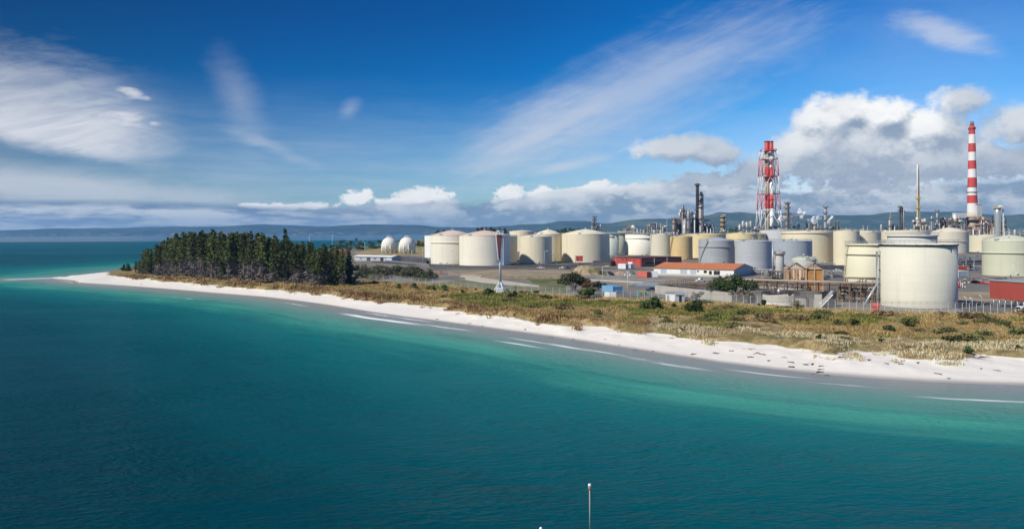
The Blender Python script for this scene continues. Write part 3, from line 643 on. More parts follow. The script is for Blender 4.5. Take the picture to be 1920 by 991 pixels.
def tri_cloud(C, size, up=.3, seed=1, drop=.0):
    """one irregular leaf-spray triangle pair at every centre of C"""
    g = np.random.default_rng(seed); n = len(C); d1 = g.normal(size=(n, 3)); d1[:, 2] *= .55; d1 /= np.linalg.norm(d1, axis=1, keepdims=True)
    d2 = np.cross(d1, g.normal(size=(n, 3))); d2 /= np.linalg.norm(d2, axis=1, keepdims=True); s = size * g.uniform(.6, 1.35, (n, 1)) if np.isscalar(size) else size[:, None] * g.uniform(.6, 1.35, (n, 1))
    V = np.stack([C - d1 * s * .5, C + d2 * s * .32, C + d1 * s * .6 + [0, 0, drop], C - d2 * s * .32], 1)
    return V.reshape(-1, 3), np.arange(n * 4).reshape(n, 4)
def pine_meshes(seed, H=24, bare=.42, R=3.6, dens=1.0, twigs=True, full=False):
    g = np.random.default_rng(seed); lean = g.normal(size=2) * .02
    tr = MB(); pts = [(lean[0] * z * z / H, lean[1] * z * z / H, z) for z in (-.8, H * .25, H * .5, H * .75, H * .93)]
    tr.tube(pts, .30, 7, .06); C = []; sz = []
    z = H * bare; zb = z
    while z < H * .985:
        f = (z - zb) / (H - zb); prof = (1 - f) ** .75 * (0.72 + .28 * min(1, f * 4)) if not full else (1 - f) ** .85
        ln = R * prof * g.uniform(.65, 1.2) + .25
        nb = int(g.integers(5, 8)); a0 = g.uniform(0, 6.28)
        for k in range(nb):
            a = a0 + k * 6.283 / nb + g.normal() * .25; L = ln * g.uniform(.55, 1.15); rise = g.uniform(-.05, .45) + .35 * f
            if g.random() < .10: continue
            n = max(2, int(L * 2.6 * dens))
            for j in range(n):
                q = (j + .7) / n; C.append((lean[0] * z * z / H + math.cos(a) * L * q, lean[1] * z * z / H + math.sin(a) * L * q, z + rise * L * q * q + g.normal() * .18)); sz.append(.75 + .5 * (1 - q))
                if g.random() < .65 * q + .2:
                    C.append((C[-1][0] + g.normal() * .35, C[-1][1] + g.normal() * .35, C[-1][2] + g.normal() * .25)); sz.append(.7)
        z += g.uniform(.55, 1.0) * (1.1 - .35 * f)
    for k in range(7): C.append((lean[0] * H, lean[1] * H, H * (.95 + .055 * k / 6))); sz.append(.55 - .05 * k)
    V, F = tri_cloud(np.array(C), np.array(sz) * 1.05, seed=seed)
    if twigs:   # dead side branches on the bare stem
        for k in range(120):
            zz = H * g.uniform(.06, bare + .1); a = g.uniform(0, 6.28); L = g.uniform(.8, 2.4); x, y = lean * zz * zz / H
            e = Vector((x + math.cos(a) * L, y + math.sin(a) * L, zz + L * g.uniform(-.3, .5)))
            w = .07; tr.add([(x, y, zz - w), (x, y, zz + w), e, (x + math.cos(a) * L * .6 + .3, y + math.sin(a) * L * .6 - .3, zz + L * .1)], [(0, 1, 2), (0, 2, 3)])
    return tr, V, F
def leaf_mass(lumps, n, size, seed, shell=.55, squash=1.0):
    g = np.random.default_rng(seed); C = []
    w = np.array([l[3] ** 2 for l in lumps]); ks = g.choice(len(lumps), n, p=w / w.sum()); d = g.normal(size=(n, 3)); d /= np.linalg.norm(d, axis=1, keepdims=True)
    L = np.array(lumps); rr = L[ks, 3] * g.uniform(shell, 1.08, n) * np.where(g.random(n) < .12, g.uniform(1.05, 1.4, n), 1); C = L[ks, :3] + d * rr[:, None] * np.array([1, 1, squash]); C = C[C[:, 2] > .05]
    return tri_cloud(C, size, seed=seed)
def bushy(name, label, cat, p, w, h, n, size, mat, seed, trunk=False, lumps=9, group=None, squash=.8):
    t = thing(name, label, cat, p, 0, group); g = np.random.default_rng(seed); L = []
    base = h * (.28 if trunk else .0)
    for k in range(lumps):
        a = g.uniform(0, 6.28); q = g.uniform(0, .85); r = w * .5 * g.uniform(.22, .52)
        L.append((math.cos(a) * q * w * .62, math.sin(a) * q * w * .62, base + (h - base) * ((.12 if not trunk else .25) + (.68 if k % 3 else .12) * g.random() * (1 - q * .6)), r))
    top = max(l[2] + l[3] * squash for l in L); L = [(l[0], l[1], base + (l[2] - base) * (h - base) / (top - base), l[3]) for l in L]
    V, F = leaf_mass(L, n, size, seed, squash=squash); npmesh('crown' if trunk else 'foliage', V, F, mat, t)
    b = MB()
    for l in (L if trunk else L[:4]): b.tube([(0, 0, -.4), (l[0] * .3, l[1] * .3, max(.3, base * .8)), (l[0] * .9, l[1] * .9, l[2])], .055 * h * .35 if trunk else .07, 5, .04)
    b.build('trunk' if trunk else 'stem', BARK, t); return t
PV = []
for i, (H, bare, R) in enumerate(((24, .42, 3.3), (23, .45, 2.9), (25, .38, 3.6), (22, .48, 3.0), (24, .40, 4.0), (21, .30, 3.6), (20, .12, 4.2), (24, .44, 2.7))):
    tr, V, F = pine_meshes(40 + i, H, bare, R)
    t = thing('pine_tree', 'tall dark pine standing in the dense wood on the sandy point', 'pine tree', (0, 0, 0), 0, 'pine trees in the wood on the point')
    tr.build('trunk', TWIG, t); npmesh('crown', V, F, PINE, t); PV.append((t, H))
used = [False] * len(PV)
def put_pine(x, y, z, h, k, label=None, wide=1.0):
    src, H = PV[k]; s = h / H; sx = s * wide
    if not used[k]: used[k] = True; o = src; o.location = (x, y, z); o.scale = (sx, sx, s)
    else: o = dup(src, (x, y, z), None, None, (sx, sx, s))
    o.rotation_euler = (0, 0, rnd.uniform(0, 6.28))
    if label: o['label'] = label
    return o
# wood outline: photo column -> (row of the front stems' feet, row of the tops)
WOOD = [(238, 509, 500), (252, 511, 490), (268, 512, 474), (285, 514, 462), (300, 515, 455), (315, 517, 444), (330, 518, 440), (350, 519, 435), (375, 521, 436), (395, 523, 432), (412, 524, 437), (440, 526, 437), (480, 528, 436), (510, 530, 445), (535, 531, 443), (560, 533, 455), (590, 534, 459), (620, 536, 462), (640, 536, 468), (655, 536, 476)]
wx = [w[0] for w in WOOD]
def wood(x): return np.interp(x, wx, [w[1] for w in WOOD]), np.interp(x, wx, [w[2] for w in WOOD])
npine = 0
for row, (back_, n, xl, xr) in enumerate(((0, 44, 252, 655), (9, 40, 258, 640), (20, 36, 262, 625), (34, 34, 275, 615), (52, 30, 290, 600), (74, 26, 305, 590))):
    for i in range(n):
        x = xl + (xr - xl) * (i + rnd.uniform(.1, .9)) / n; yb, yt = wood(x)
        p = on_land(x, yb); f = p.y + back_ + rnd.uniform(-4, 5); X = p.x / p.y * f; z = max(1.0, gz_(X, f)); zt = ZT(x, yt + rnd.uniform(-4.0, 16), f); h = max(5.0, min(zt - z, 27))
        k = rnd.choice((0, 1, 2, 3, 4, 7)) if x > 285 else rnd.choice((5, 6))
        if 585 < x: k = rnd.choice((4, 5, 5, 2, 6))
        elif row < 2 and rnd.random() < .22: k = rnd.choice((5, 5, 6))
        put_pine(X, f, z, h, k, None, rnd.uniform(1.1, 1.5) * (1.0 if h > 14 else 1.3)); npine += 1
for i in range(46):
    x = 262 + 360 * (i + rnd.random()) / 46; yb, _ = wood(x); p = on_land(x, yb + rnd.uniform(-.5, 1.2)); w = rnd.uniform(4, 8)
    if i < 3: ub = [] if i == 0 else ub; ub.append(bushy('brush_bush', 'leafless grey brown brush along the foot of the pine wood', 'brush', p, 6, 3.4, 420, .6, UNDER, 400 + i, False, 7, 'brush under the pine wood'))
    else: s = w / 6; dup(ub[i % 3], p, rnd.uniform(0, 6), None, (s, s, s * rnd.uniform(.6, 1.2)))
# single trees one can point to
def lone_pine(label, x, yb, yt, R, seed, bare=.05, mat=PINE2, cat='pine tree', twigs=False, Y=None):
    p = on_land(x, yb) if Y is None else Vector((D(x, yb, Y).x, Y, 4.0)); h = ZT(x, yt, p.y) - p.z
    t = thing('pine_tree', label, cat, p, 0); tr, V, F = pine_meshes(seed, h, bare, R, 1.5, twigs, True); tr.build('trunk', BARK, t); npmesh('crown', V, F, mat, t); return t
lone_pine('tallest dark conifer rising above the wood near its right end', 535, 533, 428.5, 4.6, 91, .12)
lone_pine('squat black green spruce standing alone in front of the right end of the wood', 656, 535.5, 471, 5.2, 92, .02)
lone_pine('bushy sunlit pine at the right edge of the wood', 632, 536, 484, 4.6, 93, .05, PINE)
lone_pine('small dark pine standing apart on the left tip of the wood', 240, 508, 494, 3.2, 94, .02, PINE)
lone_pine('tiny dark pine at the very tip, beyond the yellow dune grass', 232.5, 507.5, 496, 2.2, 95, .02)
# pines far behind the tanks, each on its own
for i, (x, yt) in enumerate(((820, 430), (831, 431), (896, 426.5), (902, 424.5), (911, 426), (919, 425), (928, 426.5), (936, 427), (947, 427), (958, 430), (968, 431), (1044, 430), (1052, 428.5), (1060, 427.5), (1069, 426.5), (1077, 427.5), (1085, 428.5), (1212, 429), (1560, 424.5), (1567, 422), (1573, 424.5), (1371, 426), (1379, 426.5), (1387, 427))):
    Y = 1150.0; p = D(x, 437, Y); z = gz_(p.x, Y); put_pine(p.x, Y, z, max(9, ZT(x, yt, Y) - z), (4, 5, 6)[i % 3], 'dark pine showing over the roofs of the storage tanks', 1.9)['group'] = 'pines behind the storage tanks'
def px_bush(name, label, cat, x, yb, yt, wpx, mat, seed, n=None, trunk=False, group=None, size=None, lumps=9, squash=.8):
    p = on_land(x, yb); s = p.y / FPX; w, h = wpx * s, (yb - yt) * s * 1.02
    return bushy(name, label, cat, p, w, h, n or int(260 + 60 * w * h), size or max(.28, min(.6, .10 * w + .15)), mat, seed, trunk, lumps, group, squash)
px_bush('gum_tree', 'spreading grey green gum tree inside the fence beside the blue containers', 'tree', 1076, 545, 508, 52, GUM, 1, 2600, True, lumps=13)
px_bush('gum_tree', 'rusty brown leaved tree between the gum tree and the blue containers', 'tree', 1103, 546, 523, 30, BRNL, 2, 1000, True)
px_bush('gum_tree', 'small dull green tree close to the blue container, behind the rusty brown tree', 'tree', 1121, 546, 526, 24, GUM, 3, 900, True)
px_bush('round_tree', 'round dark green tree outside the fence in front of the gum tree', 'tree', 1101, 560.5, 537, 26, SHRUB, 4, 1500, True, lumps=7)
px_bush('broad_tree', 'broad dark green tree in front of the long orange roofed warehouse', 'tree', 1377, 562, 514.5, 68, POHU, 5, 5200, True, lumps=18)
px_bush('bare_tree', 'grey bare twiggy tree under the broad dark green tree', 'tree', 1387, 568, 538, 34, leafmat('bare_twigs', (.17, .15, .13), (.27, .24, .21), .5, .2), 6, 700, True)
px_bush('bare_tree', 'grey leafless shrub behind the fence beside the small grey shed', 'shrub', 1306, 563, 546, 22, leafmat('bare_twigs', (.15, .14, .11), (.24, .22, .17), .5, .2), 7, 500, True)
DUNE_SHRUBS = [(1214, 579, 555, 40, 'large dark green shrub in the dune grass in front of the small grey shed'), (1302, 585, 561, 40, 'bright green shrub in the dune grass before the long concrete basin'), (1263, 577, 568, 16, 'small green shrub between the two large dune shrubs'),
    (1432, 573, 561, 18, 'dark round shrub at the fence in front of the round concrete basin'), (1498, 576, 562, 23, 'orange topped green shrub at the fence in front of the concrete block'),
    (836, 548, 533, 17, 'dark upright shrub midway between the wood and the beacon'), (868, 551, 542, 14, 'small dark shrub on bare brown ground left of the beacon'), (892, 546, 540, 9, 'tiny dark shrub near the fence just before the beacon'), (917, 556, 543, 24, 'rounded shrub growing against the white foot of the beacon'), (966, 557.5, 545, 19, 'rounded shrub just right of the beacon legs'),
    (809, 545, 535, 16, 'loose green shrub near the fence, third from the wood'), (748, 540.5, 532, 13, 'dark compact shrub on the dune, second from the wood'), (775, 541, 530, 13, 'stalked pale green shrub on the dune'), (701, 533, 526, 14, 'low dark shrub just outside the wood by the fence'), (722, 533, 527, 11, 'low olive shrub beside the fence near the wood'),
    (1007, 552, 543, 13, 'small grey green shrub by the fence right of the beacon'), (1022, 560, 552, 22, 'flat dark shrub in the dune grass before the gum tree'), (1891, 617, 602, 15, 'dark shrub in the dune grass in front of the red raised building'), (1538, 635, 626, 14, 'dark green tuft among straw grass at the dune foot'), (1283, 619, 610, 11, 'lone green tuft at the top of the white sand slope'), (1652, 640, 630, 12, 'dark tuft in the straw grass before the red hut'), (1815, 658, 645, 22, 'untidy bush at the dune foot above the driftwood branch'), (1910, 655, 645, 18, 'dark tuft low on the dune at the frame edge'), (1420, 600, 588, 20, 'green bush among brown dune grass before the broad tree'), (1700, 610, 594, 26, 'yellow green broom bush in front of the big near tank'), (1600, 612, 596, 26, 'yellow green broom bush before the red hut')]
for i, (x, yb, yt, w, lab) in enumerate(DUNE_SHRUBS):
    px_bush('shrub', lab, 'shrub', x, yb, yt, w, leafmat('shrub_leaves', (.07, .085, .022), (.16, .17, .045), .8, .3) if 'broom' in lab or 'orange' in lab else SHRUB, 100 + i, group='shrubs on the dune', lumps=6)
LOWS = [leafmat('scrub_leaves', (.10, .105, .04), (.20, .195, .075), .9, .6), leafmat('scrub_leaves', (.12, .085, .045), (.23, .165, .085), .9, .6), leafmat('scrub_leaves', (.070, .090, .030), (.15, .165, .060), .9, .6)]
lows = []
for i in range(75):
    q = rnd.uniform(-.17, .64); Vv_, Ff_ = float(ip(VL, q)), float(ip(FL, q)); Yq = Vv_ + 5 + (Ff_ - Vv_ - 8) * rnd.random() ** .8; p = Vector((q * Yq, Yq, gz_(q * Yq, Yq))); s = rnd.uniform(.55, 1.5)
    if i < 6: o = bushy('dune_scrub', 'low sprawling scrub among the dune grass', 'scrub', p, 4.2, 1.25, 420, .42, LOWS[i % 3], 500 + i, False, 9, 'low scrub in the dune grass', .6); lows.append(o)
    else: o = dup(lows[i % 6], p, rnd.uniform(0, 6))
    o.scale = (s * rnd.uniform(.8, 1.4), s, s * rnd.uniform(.7, 1.1))
# scrub band between the wood and the tanks
proto = []
for k in range(4):
    proto.append(bushy('scrub_bush', 'grey green scrub bush in the thicket between the wood and the road', 'shrub', (0, 0, 0), 9, 6.2, 900, .75, GREYSH if k else SHRUB, 200 + k, False, 8, 'scrub bushes beside the wood'))
spots = [(668, 505, 12), (676, 513, 14)]
for i in range(48):
    x = rnd.uniform(668, 812); lo = np.interp(x, [668, 700, 760, 815], [522, 526, 527, 529]); hi = np.interp(x, [668, 700, 760, 815], [508, 509, 512, 519]); spots.append((x, rnd.uniform(hi, lo), 0))
for i, (x, y, _) in enumerate(sorted(spots, key=lambda s: s[1])):
    p = on_land(x, y); s = rnd.uniform(.55, 1.05)
    if i < 4: o = proto[i]; o.location = p; o.scale = (s, s, s * .9)
    else: o = dup(proto[rnd.choice((0, 1, 1, 2, 3))], p, rnd.uniform(0, 6), None, (s, s, s * .9))
# small grove on the far shore behind the red building
for i, (x, yb, yt, w) in enumerate(((632, 470, 453, 16), (645, 470, 448, 18), (657, 470, 450, 18), (668, 469, 446, 16), (679, 469, 452, 16), (694, 467, 451, 12), (711, 466, 449, 11), (637, 468, 456, 16), (702, 467, 460, 14), (785, 462, 450, 14), (797, 462, 452, 14))):
    p = P(x, yb, 3.5); s = p.y / FPX
    bushy('bay_tree', 'dark rounded tree in the grove on the far shore behind the small dark red shed', 'tree', (p.x, p.y, gz_(p.x, p.y)), w * s, (yb - yt) * s, 420, 1.7, PINE if i % 3 else GREYSH, 300 + i, False, 8, 'trees on the far shore')

# dune vegetation nobody could count
def dune_grass(n_try=120000):
    g = np.random.default_rng(5)
    t = g.uniform(T_TIP + .02, .72, n_try); W, Fn = ip(WL, t), ip(FL, t); V0 = ip(VL, t)
    lo = V0 - 7; Y = lo + (Fn + 1.5 - lo) * g.random(n_try); wgt = (Y * (Fn - lo)); keep = g.random(n_try) < wgt / np.percentile(wgt, 96); t, Y, Fn = t[keep], Y[keep], Fn[keep]; X = t * Y
    V = veg_edge(X, Y, t); depth = Y - V
    okk = (depth > 0) | ((depth > -5) & (vnoise(X, Y, 3.3, 21) > .80) & (g.random(len(X)) < .8)); X, Y, t, depth, Fn = X[okk], Y[okk], t[okk], depth[okk], Fn[okk]
    z = land_z(X, Y); a = vnoise(X, Y, 14, 31); b = vnoise(X, Y, 5, 32); c = vnoise(X, Y, 25, 33); n = len(X)
    straw, dk, olive, brush, pale = np.array([.44, .335, .16]), np.array([.25, .18, .08]), np.array([.175, .185, .05]), np.array([.25, .165, .085]), np.array([.50, .42, .28])
    col = np.where((b > .5)[:, None], straw * .8, dk * 1.3); right = t > .17
    col = np.where(((a + .5 * b > .72) & (depth > 6))[:, None], olive, col)
    edge = (depth < 7 + 5 * c) & ~right & (a > .28); col = np.where(edge[:, None], brush, col)
    foot = (depth < 12 + 12 * c) & right; col = np.where(foot[:, None], pale * (.7 + .45 * b[:, None]), col)
    col = np.where(((c > .66) & right & (depth > 18))[:, None], np.array([.20, .18, .055]), col)
    col = np.where(((Fn - Y) < 7)[:, None] & (b > .3)[:, None], straw * .95, col)
    thin = np.clip((depth + 1.5) / 9, .12, 1); th_ = (g.random(n) < thin) | (depth < 0)
    hh = np.where(edge, .95, np.where(foot, .75, .62)) * g.uniform(.6, 1.35, n) * np.clip(Y / 230, .8, 1.25) * np.where(th_, 1.0, .05) * (.40 + 1.15 * vnoise(X, Y, 4.2, 41)) * np.where((vnoise(X, Y, 12, 51) < .22) & (depth < 30), .25, 1.0); drop_ = g.random(n) < np.where(foot, .25, .12)
    col = np.minimum(col * g.uniform(.95, 1.5, (n, 1)) * np.array([1.03, 1.0, .95]), .62); nb = 7
    a1 = g.uniform(0, 6.283, (n, nb)); lean = g.uniform(.15, 1.0, (n, nb)) * hh[:, None]; wd = hh[:, None] * g.uniform(.16, .30, (n, nb)); ht = hh[:, None] * g.uniform(.55, 1.1, (n, nb))
    bx = X[:, None] + g.normal(size=(n, nb)) * .35 * hh[:, None]; by = Y[:, None] + g.normal(size=(n, nb)) * .35 * hh[:, None]; bz = np.repeat(z[:, None], nb, 1) - .06
    px, py = -np.sin(a1) * wd * .5, np.cos(a1) * wd * .5
    Vv = np.stack([np.stack([bx - px, by - py, bz], -1), np.stack([bx + px, by + py, bz], -1), np.stack([bx + np.cos(a1) * lean, by + np.sin(a1) * lean, bz + ht], -1)], 2).reshape(-1, 3)
    cl_ = np.repeat(col, nb * 3, 0); F = np.arange(len(Vv)).reshape(-1, 3)
    m, bs = new_mat('dry_grass'); put(bs.inputs['Base Color'], attr('col', 'Color')); bs.inputs['Roughness'].default_value = .9; bs.inputs['Specular IOR Level'].default_value = .1
    o = npmesh('dune_grass', Vv, F, m, None, cl_); tag(o, 'dry straw and olive dune grass with brown brush along the beach', None, None, 'stuff'); return n
dune_grass()
# driftwood and weed on the sand
dw = []
for k in range(3):
    b = MB(); g = rnd.uniform
    b.tube([(-g(.5, .9), g(-.2, .2), .06), (0, 0, .14), (g(.5, .9), g(-.25, .25), .10)], .10, 6, .05); b.tube([(0, 0, .12), (g(-.2, .3), .45, .22)], .05, 5, .02)
    o = b.build('driftwood', paint((0.045, 0.036, 0.028), .95, .3, 1), None); tag(o, 'small dark piece of driftwood lying on the white sand', 'driftwood', 'driftwood strewn along the beach'); dw.append(o)
DW = [(640, 565), (700, 571), (768, 596), (820, 595), (880, 590), (905, 594), (965, 605), (985, 600), (1030, 612), (1036, 613), (1075, 615), (1110, 621), (1136, 629), (1160, 633), (1190, 630), (1225, 634), (1300, 641), (1340, 650), (1372, 652), (1415, 656), (1421, 643), (1430, 657), (1442, 655), (1345, 662), (1408, 668), (1470, 662), (1485, 662), (1525, 667), (1538, 663), (1537, 666), (1484, 677), (1524, 678), (1540, 680), (1580, 665), (1596, 670), (1612, 666), (1485, 661), (1510, 657), (1551, 671), (1663, 681), (1681, 679), (1690, 680), (1760, 700), (1780, 706), (1840, 690), (1870, 694), (1722, 672), (1630, 675), (265, 529), (340, 537), (385, 538), (430, 542)]
for i, (x, y) in enumerate(DW):
    o = dw[i % 3] if i < 3 else dw[i % 3].copy()
    if i >= 3: COL.objects.link(o)
    p = on_land(x, y); s = rnd.uniform(.45, 1.0) * (1.2 if x > 500 else 2.2); o.location = p + Vector((0, 0, .0)); o.rotation_euler = (0, 0, rnd.uniform(-1.3, 1.3)); o.scale = (s * rnd.uniform(.5, 1.2), s * rnd.uniform(.8, 2.0), s * .8)
b = MB()
for k in range(16):
    a = rnd.uniform(-.5, .5) + (math.pi if k % 3 == 0 else 0); L = rnd.uniform(.8, 2.6); b.tube([(0, 0, .15), (math.cos(a) * L * .5, math.sin(a) * L * .5, .45), (math.cos(a) * L, math.sin(a) * L, rnd.uniform(.2, .9))], .06, 4, .02)
p = on_land(1832, 672); tag(b.build('driftwood_branch', paint((.10, .075, .05), .95, .3, 1), None), 'twiggy fallen branch lying on the sand below the untidy bush', 'driftwood').location = p

# ------------------------------------------------------------------ flat ground patches
def sheet(name, px, m, lift=.03, z=4.0):
    mb = MB(); q = [P(x, y, z) for x, y in px]; mb.add([(p.x, p.y, z + lift) for p in q], [tuple(range(len(q)))])
    o = mb.build(name, m); n = o.data.polygons[0].normal
    if n.z < 0: o.data.flip_normals()
    return tag(o, kind='structure')
def patch(c1, c2, s=.3, c3=None, s3=.08):
    m, b = new_mat('patch'); co = coord(); c = mix(sstep(noise(co, s, 6, .65), .36, .64), c1, c2)
    if c3: c = mix(sstep(noise(co, s3, 5, .6), .47, .60), c, c3)
    put(b.inputs['Base Color'], c); b.inputs['Roughness'].default_value = .95; b.inputs['Specular IOR Level'].default_value = .15; return m
ASPH = patch((.075, .077, .08), (.12, .12, .122), .2, (.16, .155, .145)); LAWN = patch((.065, .095, .022), (.13, .15, .045), .4, (.20, .17, .08)); DIRT = patch((.26, .205, .135), (.36, .29, .20), .2, (.20, .17, .13))
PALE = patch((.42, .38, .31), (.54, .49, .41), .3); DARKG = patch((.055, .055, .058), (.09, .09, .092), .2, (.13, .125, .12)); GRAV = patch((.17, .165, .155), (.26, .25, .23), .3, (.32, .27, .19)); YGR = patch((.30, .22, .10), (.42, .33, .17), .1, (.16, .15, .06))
sheet('lawn', [(812, 532), (856, 526), (940, 529), (1060, 535), (1062, 549), (1000, 546), (900, 541)], LAWN, .02)
sheet('lawn', [(985, 521), (1060, 523), (1062, 533), (1000, 530)], LAWN, .04)
sheet('dirt_yard', [(838, 507), (1000, 505), (1070, 507), (1075, 519), (1000, 519), (935, 517), (840, 515)], DIRT, .03)
sheet('sand_track', [(872, 520), (905, 520.5), (960, 528), (1012, 535), (1010, 538), (960, 535), (905, 530), (872, 525)], PALE, .06)
sheet('sand_track', [(1098, 522.5), (1160, 525), (1205, 528), (1205, 531), (1150, 529), (1098, 526)], PALE, .05)
sheet('asphalt_road', [(740, 499), (800, 501.5), (1000, 502), (1170, 502), (1230, 505), (1228, 507.5), (1168, 504.5), (1000, 504.5), (800, 504.5), (738, 501)], ASPH, .05)
sheet('asphalt_yard', [(690, 484), (742, 480), (800, 483), (806, 496), (770, 497), (700, 492)], DARKG, .03)
sheet('gravel_yard', [(1080, 508), (1230, 508), (1420, 521), (1420, 540), (1240, 538), (1150, 524), (1080, 518)], GRAV, .02)
sheet('asphalt_yard', [(1100, 548), (1240, 552), (1240, 561), (1105, 558)], ASPH, .04)
sheet('asphalt_road', [(1796, 579), (1860, 572), (1990, 578), (1990, 590), (1820, 589)], ASPH, .05)
sheet('dirt_yard', [(1790, 546), (1856, 546), (1900, 560), (1850, 566), (1795, 562)], DIRT, .03)
sheet('gravel_yard', [(1640, 585), (1800, 588), (1800, 574), (1640, 572)], GRAV, .02)
sheet('dry_meadow', [(660, 474), (700, 466), (760, 461), (806, 463), (806, 479), (735, 478), (690, 479)], YGR, .03)
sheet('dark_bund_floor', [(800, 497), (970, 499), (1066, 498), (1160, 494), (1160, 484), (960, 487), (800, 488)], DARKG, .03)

# ------------------------------------------------------------------ buildings
def corner(A, B):
    """place for a box building whose front foot runs between two photo points"""
    a, b = P(*A), P(*B); v = b - a; return a, math.atan2(v.y, v.x), math.hypot(v.x, v.y)
def shed(name, label, cat, A, B, dd, h, wall, roofm, gable=0.0, group=None, doors=(), wins=(), over=.25, z0=0.0, legs=0):
    a, rz, L = corner(A, B); t = thing(name, label, cat, a, rz, group)
    w = MB()
    if gable:   # ridge parallel to the front
        w.add([(0, 0, z0 - .3), (L, 0, z0 - .3), (L, dd, z0 - .3), (0, dd, z0 - .3), (0, 0, z0 + h), (L, 0, z0 + h), (L, dd, z0 + h), (0, dd, z0 + h), (0, dd / 2, z0 + h + gable), (L, dd / 2, z0 + h + gable)],
              [(3, 2, 1, 0), (0, 1, 5, 4), (2, 3, 7, 6), (1, 2, 6, 9, 5), (3, 0, 4, 8, 7)])
        w.build('wall', wall, t); o = over; sl = gable / (dd / 2)
        r = MB(); y0, y1, zr, ze = -o, dd + o, z0 + h + gable + .05, z0 + h - o * sl + .05
        for dz in (0,): r.add([(-o, y0, ze), (L + o, y0, ze), (L + o, dd / 2, zr), (-o, dd / 2, zr), (L + o, y1, ze), (-o, y1, ze), (-o, y0, ze - .12), (L + o, y0, ze - .12), (L + o, y1, ze - .12), (-o, y1, ze - .12)],
                              [(0, 1, 2, 3), (3, 2, 4, 5), (6, 7, 1, 0), (5, 4, 8, 9)])
        r.build('roof', roofm, t)
    else:
        w.bx(0, L, 0, dd, z0 - (.3 if not legs else 0), z0 + h); w.build('wall', wall, t)
        MB().bx(-over, L + over, -over, dd + over, z0 + h + .003, z0 + h + .3).build('roof', roofm, t)
    for i in range(legs):
        for yy in (.4, dd - .4): MB().tube([(L * (i + .5) / legs, yy, -.3), (L * (i + .5) / legs, yy, z0)], .16, 6).build('leg', GALV, t)
    for x0, x1, z1, mm in doors:
        MB().bx(L * x0, L * x1, -.06, .04, z0, z0 + z1).build('door', mm, t)
    for x0, x1, za, zb in wins:
        f = MB().bx(L * x0, L * x1, -.05, .04, z0 + za, z0 + zb).build('window_frame', WHITE, t); MB().bx(L * x0 + .1, L * x1 - .1, -.07, .02, z0 + za + .1, z0 + zb - .1).build('pane', GLASS, f)
    return t, L
ORROOF = paint((0.50, 0.17, 0.065), .75, .22, .35, streak=.2); BGREY = paint((0.36, 0.40, 0.45), .6, .1, .3); WALLW = paint((0.74, 0.735, 0.70), .7, .06, .4, streak=.08)
DOORB = paint((0.40, 0.47, 0.54), .5, .1, .6)
t, L = shed('warehouse', 'long white warehouse with orange red roof and blue grey roller doors', 'warehouse', (1226, 515), (1376, 519.5), 26, 3.7, WALLW, ORROOF, 2.3, over=.5,
     doors=((.09, .165, 3.2, DOORB), (.345, .43, 3.1, DOORB), (.47, .545, 3.1, DOORB), (.76, .835, 2.9, BLACKP)), wins=((.555, .58, 1.9, 2.9), (.635, .68, 1.5, 3.0), (.70, .74, .9, 2.9)))  # last door, in black, paints the shade inside an open doorway
w = MB(); w.add([(L + .02, .2, 0), (L + .02, 25.8, 0), (L + .02, 25.8, 3.5), (L + .02, 13, 5.8), (L + .02, .2, 3.5)], [(0, 1, 2, 3, 4)]); w.build('gable_shade', BGREY, t)  # blue grey sheet carries the shade of the gable end in its colour
MB().bx(0, L, -.12, -.02, 0, .9).build('skirting', paint((.5, .5, .48), .8, .1), t)
for k in range(4): MB().tube([(L * (.1 + .24 * k), 6, 4.6), (L * (.1 + .24 * k), 6, 6.0)], .12, 6).build('roof_vent', GALV, t)
t, L = shed('red_building', 'dark red flat roofed building in front of the beige tank', 'building', (1203, 500.5), (1278, 497.5), 26, 5.4, DRED, paint((.10, .035, .03), .7, .2), wins=((.06, .50, 1.0, 3.8), (.56, .93, 1.0, 3.8)))
f = MB().bx(-.12, -.02, 1, 25.5, .2, 5.2).build('end_wall', paint((.42, .075, .055), .6, .12, .4), t)  # brighter red paints the sunlight on this end into its colour
MB().bx(-.2, -.1, 8, 12, .3, 2.9).build('door', WHITE, t)
b = MB()
for k in range(9):
    if k in (2, 6): continue
    b.bx(-.17, -.11, 5 + k * 1.5, 5.9 + k * 1.5, 3.7, 4.5)
b.build('wall_sign', paint((.14, .03, .03), .7, .1), t)
for q in (.3, .62): MB().tube([(L * q, -.3, -.2), (L * q, -.3, 5.2)], .1, 6).build('post', WHITE, t)
shed('dark_canopy', 'low dark roofed shelter beyond the dark red building', 'shelter', (1145, 499), (1232, 489), 12, 3.0, DSTEEL, paint((.06, .06, .065), .7, .2))
shed('control_shed', 'long low shed with white roof and grey doors by the gas spheres', 'shed', (664, 488), (735, 489.5), 10, 3.4, paint((.42, .46, .50), .6, .1), paint((.80, .80, .78), .5, .05), .9, over=.8, doors=((.34, .44, 2.6, DSTEEL), (.70, .78, 2.4, BLACKP), (.86, .98, 2.8, paint((.55, .66, .78), .5, .05))), wins=((.15, .22, 1.2, 2.2), (.52, .6, 1.2, 2.2)))
shed('red_shed', 'small dark red shed standing before the grove on the far shore', 'shed', (627.5, 479), (650, 479), 10, 5.0, DRED, paint((.30, .07, .06), .7, .2), wins=((.1, .3, 1.2, 2.6), (.45, .62, 1.2, 2.6)), doors=((.75, .92, 2.6, BLACKP),))
shed('lookout_hut', 'small bright red box tower by the foot of the widest cream tank', 'tower', (1080, 495.5), (1092.5, 495.5), 4.0, 3.2, RED, RED, z0=2.2, legs=2, doors=((.1, .35, 2.0, DRED),))
